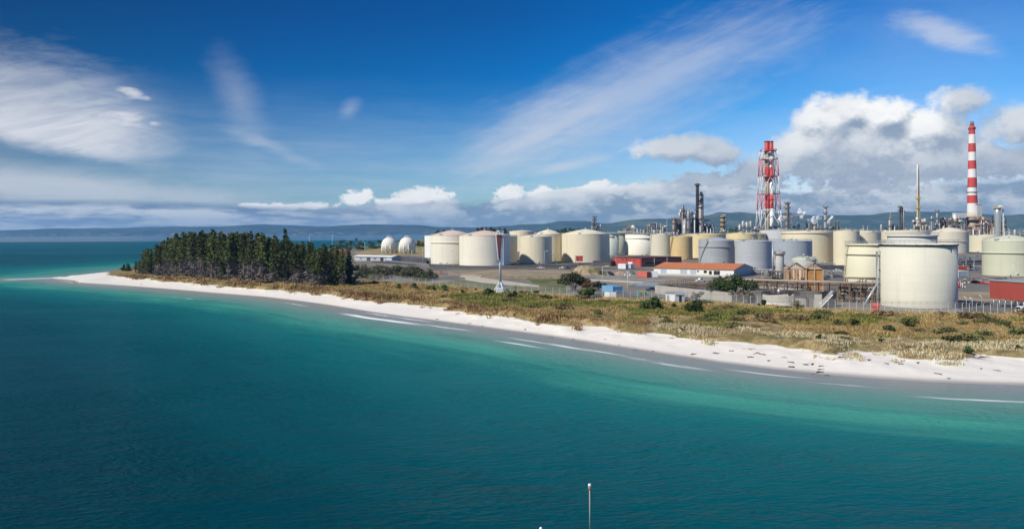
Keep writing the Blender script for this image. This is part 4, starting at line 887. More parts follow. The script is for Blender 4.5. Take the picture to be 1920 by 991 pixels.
for x in (1079, 1087): 
    p = P(x, 501); MB().tube([p, p + Vector((0, 0, 7.0))], .16, 6).build('pole', BROWN); tag(COL.objects[-1], 'brown pole left of the small bright red box tower' if x == 1079 else 'brown pole rising through the middle of the small bright red box tower', 'pole')
shed('site_hut', 'white flat roofed site hut beside the small gabled shed', 'hut', (1248.5, 565), (1266, 565.5), 3.5, 2.7, paint((.66, .69, .70), .6, .06), GALV, doors=((.12, .35, 2.1, GALV), (.5, .9, 1.9, WHITE)))
shed('gabled_hut', 'small blue grey gabled shed with a dark doorway near the long basin', 'shed', (1267.5, 566), (1283.5, 566), 3.5, 2.4, paint((.40, .44, .48), .6, .08), GALV, .7, doors=((.36, .66, 2.1, BLACKP),))
t, L = shed('red_hut', 'small bright orange red hut at the fence beside the big near tank', 'hut', (1635, 583.5), (1648.5, 584), 2.0, 1.6, paint((.68, .10, .05), .5, .08), paint((.62, .09, .05), .5, .08), .55, doors=((.3, .7, 1.4, paint((.55, .07, .04), .5, .05)),))
t, L = shed('raised_red_building', 'dark red building raised on posts with a grey roof at the frame edge', 'building', (1856, 574), (1935, 582), 30, 5.0, paint((.33, .06, .045), .6, .12, .4, streak=.12), paint((.30, .31, .32), .7, .1), z0=2.4, legs=7)
MB().bx(-.14, -.02, .5, 29.5, 2.5, 7.3).build('end_wall', paint((.36, .065, .05), .6, .1, .4), t)
b = MB().tube([(-7, 2, 6.6), (0, 2, 6.3)], .30, 8); b.build('intake_pipe', RED, t); MB().lathe([(.5, -.5), (1.0, -.2), (1.0, .2), (.5, .5)], 14, (-7, 2, 6.6)).build('intake_drum', RED, t)

# containers
def container(label, A, B, dd, h, m, group='containers in the yard', cat='container', name='shipping_container'):
    a, rz, L = corner(A, B); t = thing(name, label, cat, a, rz, group); MB().bx(0, L, 0, dd, .12, h).build('body', m, t)
    for k in range(2): MB().bx(L * (.03 + .48 * k), L * (.49 + .48 * k), -.06, .003, .3, h - .15).build('door', m, t)
    b = MB()
    for k in range(10): b.bx(-.05, -.005, dd * (k + .2) / 10, dd * (k + .6) / 10, .3, h - .15); b.bx(L + .005, L + .05, dd * (k + .2) / 10, dd * (k + .6) / 10, .3, h - .15)
    b.build('corrugation', m, t); f = MB()
    for x in (0, L):
        for y in (0, dd): f.box((x, y, h / 2 + .06), (.2, .2, h + .05))
    f.build('corner_frame', m, t); return t
REDC, WHC = paint((.55, .13, .10), .6, .12, .5), paint((.70, .72, .73), .5, .06, .5)
container('dull red shipping container standing end to end with a white one', (1195, 519.5), (1213, 520.5), 2.6, 2.9, REDC)
container('white shipping container next to the dull red container', (1214, 520), (1233, 520), 2.6, 2.9, WHC)
container('white container among heaps in front of the red gable end', (1159, 504), (1173, 504.5), 2.6, 3.1, WHC)
container('pale grey container between the white container and the dark red building', (1175, 503), (1183, 503.5), 2.6, 2.8, paint((.45, .50, .55), .5, .1))
container('bright blue container by the fence, dulled on its end', (1150, 549), (1164, 548), 5, 2.3, BLUE)
container('light blue container set at an angle beside the bright blue one', (1129, 547.5), (1149.5, 550), 4, 2.5, paint((.17, .38, .58), .5, .15))
container('white plastic tank crate at the fence, left of its twin', (1134, 557), (1143.5, 557.5), 1.4, 1.7, WHITE, 'white crates by the blue containers', 'crate', 'tank_crate')
container('white plastic tank crate at the fence, below the bright blue container', (1144.5, 557.5), (1154, 557.5), 1.4, 1.7, WHITE, 'white crates by the blue containers', 'crate', 'tank_crate')
for x0, x1, mm, lb in ((1195.5, 1201.5, GRN, 'green machine cabinet left of the yellow one'), (1202, 1207.5, YELL, 'yellow machine cabinet between two green ones'), (1208, 1214, GRN, 'green machine cabinet right of the yellow one')):
    container(lb, (x0, 554), (x1, 554), 1.2, 1.5, mm, 'coloured cabinets at the fence', 'cabinet', 'machine_cabinet')
container('red topped white box unit behind the big near tank', (1797, 520), (1815, 519), 5, 3.0, WHITE, None, 'container'); container('red box standing behind the white unit beside the big near tank', (1798, 516), (1813, 515.5), 4, 4.3, paint((.5, .08, .05), .6, .2), None, 'container')

# ------------------------------------------------------------------ basins and concrete works
a, rz, L = corner((1228, 549.5), (1372, 566)); t = thing('settling_basin', 'long pale concrete basin with a brown railed walkway on its rim', 'basin', a, rz)
w = MB(); W_ = 30; h = 2.9
w.bx(0, L, 0, .5, -.3, h); w.bx(0, .5, .503, W_, -.3, h); w.bx(L - .5, L, .503, W_, -.3, h); w.bx(.503, L - .503, W_ - .5, W_, -.3, h); w.build('wall', CONC, t)
MB().bx(.5, L - .5, .5, W_ - .5, 1.6, 1.9).build('water', paint((.03, .035, .03), .15, .2), t)
f = MB(); f.bx(-1, L - 2, 5, 6.6, h + .003, h + .35); f.bx(-1, L - 4, 16, 17.4, h + .003, h + .35); f.build('walkway', BROWN, t)
f = MB()
for yy in (5, 6.6, 17.4):
    for k in range(26): f.bar((L * k / 26, yy, h + .3), (L * k / 26, yy, h + 1.5), .06)
    for zz in (.9, 1.5): f.bar((-1, yy, h + zz), (L - 4, yy, h + zz), .06)
f.build('railing', BROWN, t)
f = MB()
for x in (7, 9.3, 11.6, 14):
    for yy in (4.6, 7.2): f.bar((x, yy, h), (x, yy, h + 2.3), .1)
for yy in (4.6, 7.2): f.bar((7, yy, h + 2.3), (14, yy, h + 2.3), .1)
f.build('sluice_frame', DSTEEL, t)
def round_basin(label, xl, xr, yb, yt, m):
    cx, cy, R, Dc = place_tank(xl, xr, yb); H = ZT((xl + xr) / 2, yt, cy - R) - 4.0; t = thing('round_basin', label, 'basin', (cx, cy, 4.0))
    MB().lathe([(R, -.3), (R, H), (R - .4, H), (R - .4, H - 1)], 48, cap0=False, cap1=False).build('wall', m, t); MB().lathe([(R - .3, H - .8), (.1, H - .8)], 40, cap0=False).build('water', paint((.03, .035, .03), .15, .2), t)
    MB().box((0, 0, H + .2), (2 * R, 1.2, .35), .4).build('bridge', DSTEEL, t); MB().lathe([(.5, H), (.5, H + 1.6)], 10).build('drive_unit', GALV, t)
    g = MB(); ring(g, R - .02, R + .08, -.2, .7); g.build('painted_foot', WHITE, t); railing(R - .2, H, 26, r=.05).build('railing', DSTEEL, t); return t
round_basin('round pale concrete basin with white painted foot behind the fence', 1429, 1491, 572.5, 554, CONC)
def block(label, A, B, dd, h, m, cat='concrete block'):
    a, rz, L = corner(A, B); t = thing('concrete_pit', label, cat, a, rz); MB().bx(0, L, 0, dd, -.3, h).build('body', m, t); b = MB(); b.bx(-.1, L + .1, -.1, dd + .1, h + .003, h + .25); b.build('coping', DCONC, t)
    f = MB()
    for k in range(7):
        for yy in (0, dd): f.bar((L * k / 6, yy, h + .2), (L * k / 6, yy, h + 1.3), .05)
    for yy in (0, dd):
        for zz in (.75, 1.3): f.bar((0, yy, h + zz), (L, yy, h + zz), .05)
    f.build('railing', DSTEEL, t); return t
block('small pale concrete pit between the round basin and the dark block', (1491, 574.5), (1511, 575), 5, 2.6, CONC)
block('tall grey concrete pit with a lit side wall under the pipe bridge', (1527, 576), (1541, 577), 8, 3.9, CONC)
block('wide concrete pit with shade painted dark beside the lit pit, below the pipe bridge', (1541.5, 577), (1569, 575), 8, 3.9, DCONC)  # dark concrete puts the shade of this front into its colour
block('dark pump pit in shade between the broad tree and the round basin', (1402, 567), (1428, 568.5), 7, 3.2, DCONC)
a, rz, L = corner((1180, 538), (1227, 539)); t = thing('skimming_pond', 'narrow dark pond with a blue grey rail behind the coloured cabinets', 'pond', a, rz)
w = MB(); w.bx(0, L, 0, .4, -.2, .6); w.bx(0, L, 13, 13.4, -.2, .6); w.bx(-.4, -.003, 0, 13.4, -.2, .6); w.bx(L + .003, L + .4, 0, 13.4, -.2, .6); w.build('kerb', DCONC, t); MB().bx(.02, L - .02, .42, 12.98, .05, .3).build('water', paint((.02, .03, .04), .1, .2), t)
f = MB()
for yy in (.2, 6.5): 
    for zz in (.9, 1.4): f.bar((0, yy, zz), (L, yy, zz), .1)
    for k in range(12): f.bar((L * k / 11, yy, .2), (L * k / 11, yy, 1.4), .08)
f.build('railing', paint((.40, .52, .66), .5, .1), t)
# outside stair
p = P(1521, 577); t = thing('steel_stair', 'grey steel stair leading up to the pipe bridge beside the concrete pits', 'stair', p, R_(180)); b = MB(); q = P(1537, 577) - p
for k in range(14): b.box((-3.4 + .26 * k, 0, 3.8 - .27 * k), (.3, 1.0, .06))
for yy in (-.5, .5): b.bar((-3.6, yy, 3.9), (.1, yy, 0), .12); 
b.build('flight', GALV, t); f = MB()
for yy in (-.5, .5): f.bar((-3.6, yy, 4.9), (.1, yy, 1.0), .06); f.bar((.1, yy, 0), (.1, yy, 1), .06); f.bar((-3.6, yy, 3.9), (-3.6, yy, 4.9), .06)
f.build('handrail', GALV, t); t.location = P(1537, 577.5)

# ------------------------------------------------------------------ pipes
PM = [STEEL, BROWN, TANS, GALV, paint((.34, .26, .17), .7, .3, .5, rust=.4), DSTEEL]
def tangle(label, A, B, dd, h, n, frame=True, r=.16, name='pipe_manifold', seed=1, mats=PM, valves=8, z0=0.0, cat='pipework'):
    a, rz, L = corner(A, B); t = thing(name, label, cat, a, rz); g = random.Random(seed)
    for i in range(n):
        x, y, z = g.uniform(0, L), g.uniform(0, dd), g.choice((.5, .9, 1.4, 2.0, .75 * h, h)); pts = [(x, y, -.2 if g.random() < .55 else z), (x, y, z)]
        for k in range(g.choice((1, 2, 3))):
            ax = g.random()
            if ax < .55: x = min(L, max(0, x + g.choice((-1, 1)) * g.uniform(.15, .6) * L))
            elif ax < .75: y = min(dd, max(0, y + g.choice((-1, 1)) * g.uniform(.2, .8) * dd))
            else: z = min(h, max(.3, z + g.choice((-1, 1)) * g.uniform(.6, 2)))
            pts.append((x, y, z + i * .004))
        if (Vector(pts[0]) - Vector(pts[1])).length < .05: pts = pts[1:]
        if g.random() < .5: pts.append((pts[-1][0], pts[-1][1], -.2))
        pts = [p for j, p in enumerate(pts) if j == 0 or (Vector(p) - Vector(pts[j - 1])).length > .05]
        if len(pts) > 1: MB().tube(pts, r * g.choice((.6, .8, 1, 1.5)), 6).build('pipe', g.choice(mats), t)
    for i in range(valves):
        x, y, z = g.uniform(0, L), g.uniform(0, dd), g.uniform(.6, h * .8); MB().lathe([(.1, -.4), (.32, -.3), (.32, .1), (.1, .2), (.06, .7), (.3, .72), (.3, .8)], 8, (x, y, z)).build('valve', g.choice((BROWN, RUSTP, TANS, GALV)), t)
    if frame:
        f = MB(); nx = max(2, int(L / 5) + 1)
        for i in range(nx):
            for yy in (0, dd): f.box((L * i / (nx - 1), yy, h / 2 - .1), (.3, .3, h + .2))
            f.bar((L * i / (nx - 1), 0, h), (L * i / (nx - 1), dd, h), .22)
        for yy in (0, dd): f.bar((0, yy, h), (L, yy, h), .22); f.bar((0, yy, h * .55), (L, yy, h * .55), .18)
        f.build('frame', mats[0] if mats is not PM else BROWN, t)
    return t
tangle('tangle of brown and grey pipes between the broad tree and the orange frame', (1412, 553), (1500, 556), 14, 3.4, 85, r=.15, seed=3, valves=26)
tangle('low brown manifold of valves in front of the slender grey vessel', (1405, 543), (1470, 543), 9, 3.0, 40, r=.15, seed=4, valves=16)
tangle('rusty manifold of valves and pipes under the green cream ringed tank', (1572, 566), (1645, 569), 13, 4.2, 85, r=.16, seed=5, valves=24)
tangle('raised brown pipe deck against the foot of the green cream ringed tank', (1585, 552), (1650, 553), 6, 5.6, 26, r=.2, seed=6, valves=6)
tangle('silver pipe racks behind the big near tank, below the ringed cream tank', (1796, 508), (1842, 507), 26, 7.5, 88, r=.24, seed=7, mats=[GALV, GALV, STEEL, GALV], valves=10)
tangle('low silver pipes beside the silver tanks, by the slender vessel', (1405, 515), (1452, 516), 8, 2.6, 22, r=.2, seed=8, mats=[GALV, STEEL, GALV, WHITE], valves=8)
tangle('pipework between the large cream tank and the green cream ringed tank', (1535, 521), (1584, 521), 14, 3.0, 22, r=.2, seed=9, mats=[GALV, STEEL, DSTEEL, WHITE], valves=10)
tangle('low grey pipe tracks running past the gable end of the orange roofed warehouse', (1416, 524), (1450, 526), 12, 1.6, 24, False, r=.16, seed=15, mats=[GALV, STEEL, TANS], valves=6)
tangle('brown pipe track and posts along the far rim of the long concrete basin', (1240, 540), (1345, 543), 5, 1.5, 26, False, r=.12, seed=16, mats=[BROWN, DSTEEL, RUSTP], valves=6)
tangle('grey pipe racks between the silver tanks and the large cream tank', (1525, 508), (1566, 508), 16, 4.0, 40, r=.2, seed=17, mats=[GALV, STEEL, WHITE, DSTEEL], valves=8)
tangle('red fire valves and pipes beside the big near tank', (1797, 540), (1810, 540), 5, 2.6, 14, False, r=.18, seed=10, mats=[RED, WHITE, RED], valves=9)
tangle('grey pipe runs crossing the yard before the pale green tank', (1815, 532), (1900, 532), 8, 1.6, 20, False, r=.2, seed=11, mats=[GALV, GALV, STEEL], valves=8)
tangle('pipes and posts beneath the raised red building', (1862, 566), (1925, 574), 10, 2.6, 18, False, r=.12, seed=12, mats=[GALV, STEEL, BROWN], valves=8)
tangle('cluster of grey pump pipes between the broad tree and the fence', (1395, 561), (1425, 563), 5, 2.4, 12, False, r=.14, seed=13, valves=6)
tangle('dark pipework at the foot of the slender vessel', (1440, 527), (1480, 528), 6, 4.2, 26, True, r=.16, seed=14, mats=[DSTEEL, DSTEEL, BROWN, GALV], valves=8)
# pipe bridge on posts running past the orange frame
a, rz, L = corner((1404, 562), (1650, 573)); t = thing('pipe_bridge', 'long brown pipe bridge on posts crossing in front of the orange frame', 'pipe bridge', a + Vector((0, 5, 0)), rz); h = 6.0
f = MB(); n = 12
for k in range(n + 1):
    x = L * k / n
    for yy in (0, 3): f.box((x, yy, h / 2 - .2), (.28, .28, h + .4))
    f.bar((x, 0, h), (x, 3, h), .2)
for yy in (0, 3):
    for zz in (h - .8, h): f.bar((0, yy, zz), (L, yy, zz), .16)
f.build('frame', BROWN, t)
for k in range(7): MB().tube([(-.5, .3 + .4 * k, h + .2), (L + .5, .3 + .4 * k, h + .2)], .14 if k % 2 else .2, 6).build('pipe', (TANS, BROWN, GALV, STEEL)[k % 4], t)
# the open orange frame building
a, rz, L = corner((1489, 552.5), (1556, 553)); t = thing('orange_shelter', 'open gabled steel frame with orange panels above the pipe bridge', 'shelter', a + Vector((0, 6, 0)), rz); h0, h1, hp, dd = 3.2, 8.6, 10.8, 8
f = MB(); OR2 = paint((.50, .38, .26), .7, .3, .5, rust=.5); ORANGE = paint((.50, .24, .075), .8, .4, .6, streak=.4, rust=.7)
for yy in (0, dd / 2, dd):
    for x0, x1 in ((0, L * .5), (L * .5 + .3, L)):
        xm = (x0 + x1) / 2
        for x in (x0, xm, x1): f.box((x, yy, (h1 if x != xm else hp) / 2), (.3, .3, h1 if x != xm else hp))
        f.bar((x0, yy, h1), (xm, yy, hp), .25); f.bar((xm, yy, hp), (x1, yy, h1), .25); f.bar((x0, yy, h1), (x1, yy, h1), .2); f.bar((x0, yy, h0), (x1, yy, h0), .25)
for x in (0, L * .25, L * .5, L * .75, L):
    f.bar((x, 0, h0), (x, dd, h0), .2); f.bar((x, 0, h1), (x, dd, h1), .2)
f.build('frame', OR2, t); MB().bx(0, L, 0, dd, h0 + .15, h0 + .35).build('floor', BROWN, t)
for x0, x1, y in ((L * .04, L * .14, dd - .2), (L * .19, L * .23, dd - .2), (L * .29, L * .44, dd - .2), (L * .54, L * .76, .25), (L * .79, L * .99, .25), (L * .54, L * .99, dd - .2)): MB().bx(x0, x1, y, y + .15, h0 + .4, h1 - .15).build('panel', ORANGE, t)
MB().bx(L * .52, L * .54, .2, dd, h0 + .4, h1 - .1).build('side_panel', ORANGE, t)
for k in range(5): MB().bx(L * (.56 + .09 * k), L * (.56 + .09 * k) + .8, 0.1, .24, .2, h0 - .3).build('lower_panel', ORANGE, t)
f = MB(); [f.bar((0, -.1, h0 + z), (L * .5, -.1, h0 + z), .07) for z in (.7, 1.3)]; f.build('railing', WHITE, t)
f = MB(); f.bar((-.3, -.3, h1), (L * .25, -.3, hp), .2); f.bar((L * .25, -.3, hp), (L * .5, -.3, h1), .2); f.bar((L * .52, -.3, h1), (L * .76, -.3, hp), .2); f.bar((L * .76, -.3, hp), (L + .3, -.3, h1), .2); f.build('barge_board', DSTEEL, t)
# slender vessel and the small tank
cx, cy, R, Dc = place_tank(1453, 1470, 523); H = ZT(1461, 471, cy) - 4; t = thing('process_vessel', 'slender upright grey vessel with dark collar between the silver tanks', 'vessel', (cx, cy, 4))
MB().lathe([(R * .95, -.2), (R * .95, 2.5), (R, 2.7), (R, H - 1.0), (R * .9, H - .6), (R * .5, H), (.2, H + .1)], 28).build('shell', shellm((.50, .49, .47), .2, .3, .25), t); g = MB(); ring(g, R - .05, R + .5, H - 1.5, H - 1.2, 28); g.build('collar', DSTEEL, t); railing(R + .45, H - 1.2, 16, r=.06).build('railing', DSTEEL, t)
MB().tube([(-R - .8, 0, 0), (-R - .8, 0, H * .5), (-R - .8, -.5, H * .8), (0, 0, H + .8), (0, 0, H)], .22, 8).build('pipe', GALV, t); MB().tube([(-R - 1.4, -.6, 0), (-R - 1.4, -.6, H + 3)], .28, 8).build('vent_stack', GALV, t)
f = MB(); [f.bar((R * .9 * math.cos(k * 1.57), R * .9 * math.sin(k * 1.57), -.2), (R * 1.6 * math.cos(k * 1.57), R * 1.6 * math.sin(k * 1.57), 3.0), .2) for k in range(4)]; f.build('skirt_frame', DSTEEL, t)
tank('small grey tank with a pale green dome behind the orange frame', 1484, 1531, 486, 525, color=(.50, .53, .55), roof='dome', ypeak=480.5, roofc=(.55, .58, .42), courses=.2, stair=(.7, 1.3, GALV))
# horizontal orange tank
p = P(742, 487); s = p.y / FPX; t = thing('fuel_drum', 'orange horizontal cylinder tank at the end of the long white roofed shed', 'tank', p)
r = 4.2 * s; b = MB(); b.lathe([(.2, -6.5 * s), (r * .8, -6.2 * s), (r, -5 * s), (r, 5 * s), (r * .8, 6.2 * s), (.2, 6.5 * s)], 20); b.v = [(v[2], v[0], v[1] + r + .5) for v in b.v]; b.build('drum', paint((.60, .24, .06), .5, .15), t)
for k in (-1, 1): MB().bx(k * 3.5 * s - .3, k * 3.5 * s + .3, -r * .7, r * .7, -.2, .9).build('saddle', CONC, t)
# heaps
def heap(name, label, cat, x, yb, wpx, hpx, m, seed, flat=.6):
    p = P(x, yb); s = p.y / FPX; w, h = wpx * s / 2, hpx * s; n, k_ = 36, 10; V = [];
    for i in range(k_ + 1):
        q = i / k_
        for k in range(n):
            a = 2 * math.pi * k / n; nn = float(vnoise(3 + 2.2 * math.cos(a) + q * 2, 3 + 2.2 * math.sin(a) - q, 1.0, seed)); rr = w * (1 - q) * (.75 + .5 * nn); z = h * (1 - (1 - q) ** 1.6) * (.7 + .6 * float(vnoise(math.cos(a) * 2 + 9, math.sin(a) * 2 + q * 4, .8, seed + 1)) * (1 - .4 * q))
            V.append((rr * math.cos(a), rr * flat * math.sin(a), z - .25 * (1 - q)))
    F = [(i * n + k, i * n + (k + 1) % n, (i + 1) * n + (k + 1) % n, (i + 1) * n + k) for i in range(k_) for k in range(n)]
    o = MB().add(V, F, True).build(name, m); o.location = p + Vector((0, w * flat, 0)); return tag(o, label, cat)
heap('earth_mound', 'large brown earth mound with scrub in front of the widest cream tank', 'mound', 1103, 515.5, 78, 18, patch((.30, .235, .15), (.42, .34, .23), .3, (.14, .13, .05), .2), 3)
heap('coal_heap', 'black heap at the foot of the brown earth mound', 'heap', 1144, 516.5, 23, 8, BLACKP, 5)
heap('rubble_heap', 'tan rubble heap between the black heap and the red container', 'heap', 1164, 515.5, 30, 8, patch((.28, .21, .15), (.40, .33, .26), .6), 7)
heap('gravel_heap', 'dark grey gravel heap just left of the red container', 'heap', 1182, 514.5, 24, 9, DCONC, 9)
heap('scrap_heap', 'dark rusty scrap heap on the road edge left of the beacon', 'heap', 824, 512, 14, 5, RUSTP, 11)
def bank(label, A, B, h, m, w=1.0, name='bund_wall'):
    a, rz, L = corner(A, B); o = MB().add([(0, -w, -.3), (L, -w, -.3), (L, w, -.3), (0, w, -.3), (0, -.3, h), (L, -.3, h), (L, .3, h), (0, .3, h)], [(3, 2, 1, 0), (4, 5, 6, 7), (0, 1, 5, 4), (1, 2, 6, 5), (2, 3, 7, 6), (3, 0, 4, 7)]).build(name, m)
    o.location = a; o.rotation_euler = (0, 0, rz); return tag(o, label, 'wall', 'low bund walls round the tanks')
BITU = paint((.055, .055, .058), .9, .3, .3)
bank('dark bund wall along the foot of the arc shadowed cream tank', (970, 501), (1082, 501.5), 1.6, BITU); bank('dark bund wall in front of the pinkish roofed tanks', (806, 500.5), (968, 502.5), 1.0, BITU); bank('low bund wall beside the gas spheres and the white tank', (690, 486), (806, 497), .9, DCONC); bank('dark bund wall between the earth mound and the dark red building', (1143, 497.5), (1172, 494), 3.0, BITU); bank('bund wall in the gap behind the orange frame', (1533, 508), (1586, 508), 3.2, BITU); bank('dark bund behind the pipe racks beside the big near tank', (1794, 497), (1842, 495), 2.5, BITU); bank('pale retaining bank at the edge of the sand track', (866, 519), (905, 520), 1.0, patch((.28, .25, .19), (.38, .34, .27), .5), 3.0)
bank('brown earth bank between the lawns and the dirt yard', (905, 520), (1065, 521.5), .9, patch((.16, .13, .09), (.25, .20, .14), .5), 2.5)

# ------------------------------------------------------------------ process plant behind the tanks
YP = 880.0
def at(x, Y): p = D(x, 436, Y); return Vector((p.x, Y, 4.0))
def pxm(Y): return Y / FPX
def column(label, x, ytop, wpx, m, Y=YP, plats=(), cat='process column', name='process_column', top='dome', neck=None, ladder=True, pm=None, pipe=True, w2=None, group=None):
    b0 = at(x, Y); H = ZT(x, ytop, Y) - 4; r = wpx * pxm(Y) / 2; r2 = (w2 or wpx) * pxm(Y) / 2; t = thing(name, label, cat, b0, 0, group)
    prof = [(r * 1.15, -.3), (r * 1.15, 3), (r, 5)] + [(r + (r2 - r) * k / 6, 5 + (H - 6) * k / 6) for k in range(1, 7)] + [(r2 * .7, H - .4), (.25, H)]
    MB().lathe(prof, 20).build('shell', m, t)
    for k, q in enumerate(plats):
        z = H * q; rr = r + (r2 - r) * q; g = MB(); ring(g, rr - .05, rr + 1.5, z - .15, z + .15, 20); g.build('platform', pm or DSTEEL, t); railing(rr + 1.45, z, 12, 1.4, r=.10).build('railing', pm or DSTEEL, t)
    if ladder:
        f = MB(); a = -1.2; f.bar(((r + .5) * math.cos(a), (r + .5) * math.sin(a), 0), ((r2 + .5) * math.cos(a), (r2 + .5) * math.sin(a), H), .18); f.build('ladder', pm or DSTEEL, t)
    if pipe:
        a = rnd.uniform(-2.2, -.6); c, s_ = math.cos(a), math.sin(a); MB().tube([((r + .9) * c, (r + .9) * s_, 0), ((r2 + .9) * c, (r2 + .9) * s_, H * .93), ((r2 + .5) * c, (r2 + .5) * s_, H + .6), (0, 0, H + .8), (0, 0, H - .3)], max(.18, r * .18), 6).build('overhead_pipe', GALV, t)
    return t
def steelwork(label, x0, x1, ytop, Y=YP, depth=14, bay=6.0, floor=7.0, m=DSTEEL, vessels=(), seed=1, name='steel_structure', clutter=30, cat='steel structure', jag=.5):
    b0 = at(x0, Y); W = (x1 - x0) * pxm(Y); H = ZT((x0 + x1) / 2, ytop, Y) - 4; t = thing(name, label, cat, b0); g = random.Random(seed); nx = max(1, round(W / bay)); nf = max(1, round(H / floor)); f = MB()
    hts = [H * (1 - jag * g.random() * (i not in (nx // 2,))) for i in range(nx + 1)]
    for i in range(nx + 1):
        for yy in (0, depth): f.box((W * i / nx, yy, hts[i] / 2 - .2), (.95, .95, hts[i] + .4))
    for j in range(1, nf + 1):
        z = H * j / nf
        for i in range(nx):
            if z <= min(hts[i], hts[i + 1]) + .5:
                xa, xb = W * i / nx, W * (i + 1) / nx
                for yy in (0, depth): f.bar((xa, yy, z), (xb, yy, z), .7)
                if g.random() < .5: f.bar((xa, 0, z - H / nf), (xb, 0, z), .4)
    f.build('frame', m, t)
    for j in range(1, nf + 1):
        z = H * j / nf
        for i in range(nx):
            if z <= min(hts[i], hts[i + 1]) + .5 and g.random() < .92:
                xa, xb = W * i / nx, W * (i + 1) / nx; MB().bx(xa + .1, xb - .1, -.8, depth + .4, z + .2, z + .42).build('platform', m, t)
                r_ = MB(); [r_.bar((xa, -.8, z + h), (xb, -.8, z + h), .14) for h in (1.0, 1.7)]; r_.build('railing', (GALV, YELL, m)[g.randrange(3)], t)
    pc = [GALV, STEEL, BROWN, TANS, GALV, WHITE, paint((.55, .52, .47), .6, .2, .3, rust=.3)]
    for k in range(clutter):
        z = H / nf * int(nf * g.random() ** .75) + .5; x = g.uniform(0, W)
        hx = max(hts[min(nx, int(x / W * nx))], hts[min(nx, int(x / W * nx) + 1)]); fh = H / nf; z = fh * int(g.random() * max(1, hx / fh)) + .5
        kind = g.random()
        if kind < .35:
            h = g.uniform(2.8, H / nf * (1 if g.random() < .7 else 2)); r = g.uniform(.8, 1.9); MB().lathe([(r * .5, 0), (r, .4), (r, h - .4), (.2, h)], 10, (x, g.uniform(.5, depth), z)).build('vessel', g.choice(pc), t)
        elif kind < .6:
            L = g.uniform(2, 6); r = g.uniform(.5, 1.1); MB().tube([(x, 1, z + r), (min(W, x + L), 1, z + r)], r, 10).build('exchanger', g.choice(pc), t)
        else:
            zz = g.uniform(.2, .9) * hts[min(nx, int(x / W * nx))]; MB().tube([(x, -.6, -.2), (x, -.6, zz), (min(W, x + g.uniform(1, 7)), -.6, zz), (min(W, x + 4), 3, zz)], g.uniform(.2, .42), 6).build('pipe', g.choice(pc), t)
    return t
def rack(label, x0, x1, yt, Y=YP, seed=1, m=STEEL, dens=1.0):
    """low pipe rack with uprights, stacked pipes and small vessels"""
    b0 = at(x0, Y); W = (x1 - x0) * pxm(Y); H = ZT(x0, yt, Y) - 4; t = thing('pipe_rack', label, 'pipe rack', b0); g = random.Random(seed); f = MB(); n = max(2, int(W / 8))
    for i in range(n + 1):
        hh = H * g.uniform(.75, 1.0)
        for yy in (0, 8): f.box((W * i / n, yy, hh / 2 - .2), (.5, .5, hh + .4))
        f.bar((W * i / n, 0, hh * .98), (W * i / n, 8, hh * .98), .35)
    for zz in (.5, .72, .9):
        for yy in (0, 8): f.bar((0, yy, H * zz * .82), (W, yy, H * zz * .82), .35)
    f.build('frame', m, t)
    for k in range(int(10 * dens)): 
        z = H * g.choice((.45, .62, .78)) + .5 + .01 * k; a = g.uniform(0, .4) * W; MB().tube([(a, .6 * k + .3, z), (g.uniform(.6, 1) * W, .6 * k + .3, z)], g.uniform(.2, .5), 6).build('pipe', g.choice((GALV, GALV, STEEL, WHITE, TANS)), t)
    for k in range(int(W / 9 * dens)):
        x = g.uniform(0, W); h = H * g.uniform(.5, 1.15); r = g.uniform(.5, 1.5)
        if g.random() < .5: MB().lathe([(r, -.3), (r, h - r), (r * .7, h - .3), (.2, h)], 12, (x, -2.5, 0)).build('vessel', g.choice((WHITE, GALV, TANS, STEEL, BROWN)), t)
        else:
            q = MB(); x2 = x + g.uniform(3, 7); q.tube([(x, -2, -.2), (x, -2, h), (x2, -2, h), (x2, -2, -.2)], .4, 6); q.build('pipe_loop', g.choice((GALV, WHITE)), t)
    return t
# crude unit with the black stack
steelwork('tall steel structure crowded with vessels, left of the black stack', 1280, 1304, 392, 870, 16, 5, 6, STEEL, seed=3, clutter=120, jag=.18)
steelwork('dark steel structure stepping down right of the black stack', 1313, 1332, 404, 872, 16, 4, 6, DSTEEL, seed=5, clutter=100, jag=.3)
steelwork('thin lattice of platforms standing close behind the black stack', 1309, 1318.5, 357, 884, 7, 5.3, 5, STEEL, seed=6, clutter=34, jag=.08)
column('black chimney stack with a plain rim, highest of the crude unit', 1308, 343.5, 6.2, BLACKP, 878, (.35, .6, .97), 'chimney', 'chimney_stack', pipe=False)
column('white reactor column beside the black chimney stack', 1313.5, 384, 6, paint((.52, .47, .44), .6, .3, .2, rust=.2), 866, (.4, .7, .95))
column('silver column in front of the crowded steel structure', 1291.5, 396, 6, GALV, 864, (.3, .55, .8), pm=STEEL)
column('slim pale pole column at the left edge of the crowded steel structure', 1279.5, 398, 2, GALV, 862, (), ladder=False, pipe=False); column('slim pale column in front of the black stack', 1302.5, 402, 2.4, WHITE, 862, (.9,), ladder=False, pipe=False)
column('brown banded column standing alone left of the crude unit', 1264.5, 409, 7.5, TANS, 868, (.25, .45, .65, .85, .97), pm=BROWN)
column('short brown column with a wide top platform, right of the crude unit', 1355, 403.5, 9, paint((.34, .29, .2), .6, .3, .2, rust=.4), 872, (.3, .5, .7, .82, .95), pm=BROWN)
steelwork('small structure with pale arches below the short brown column', 1338, 1362, 428, 850, 10, 5, 5, STEEL, seed=8, clutter=30)
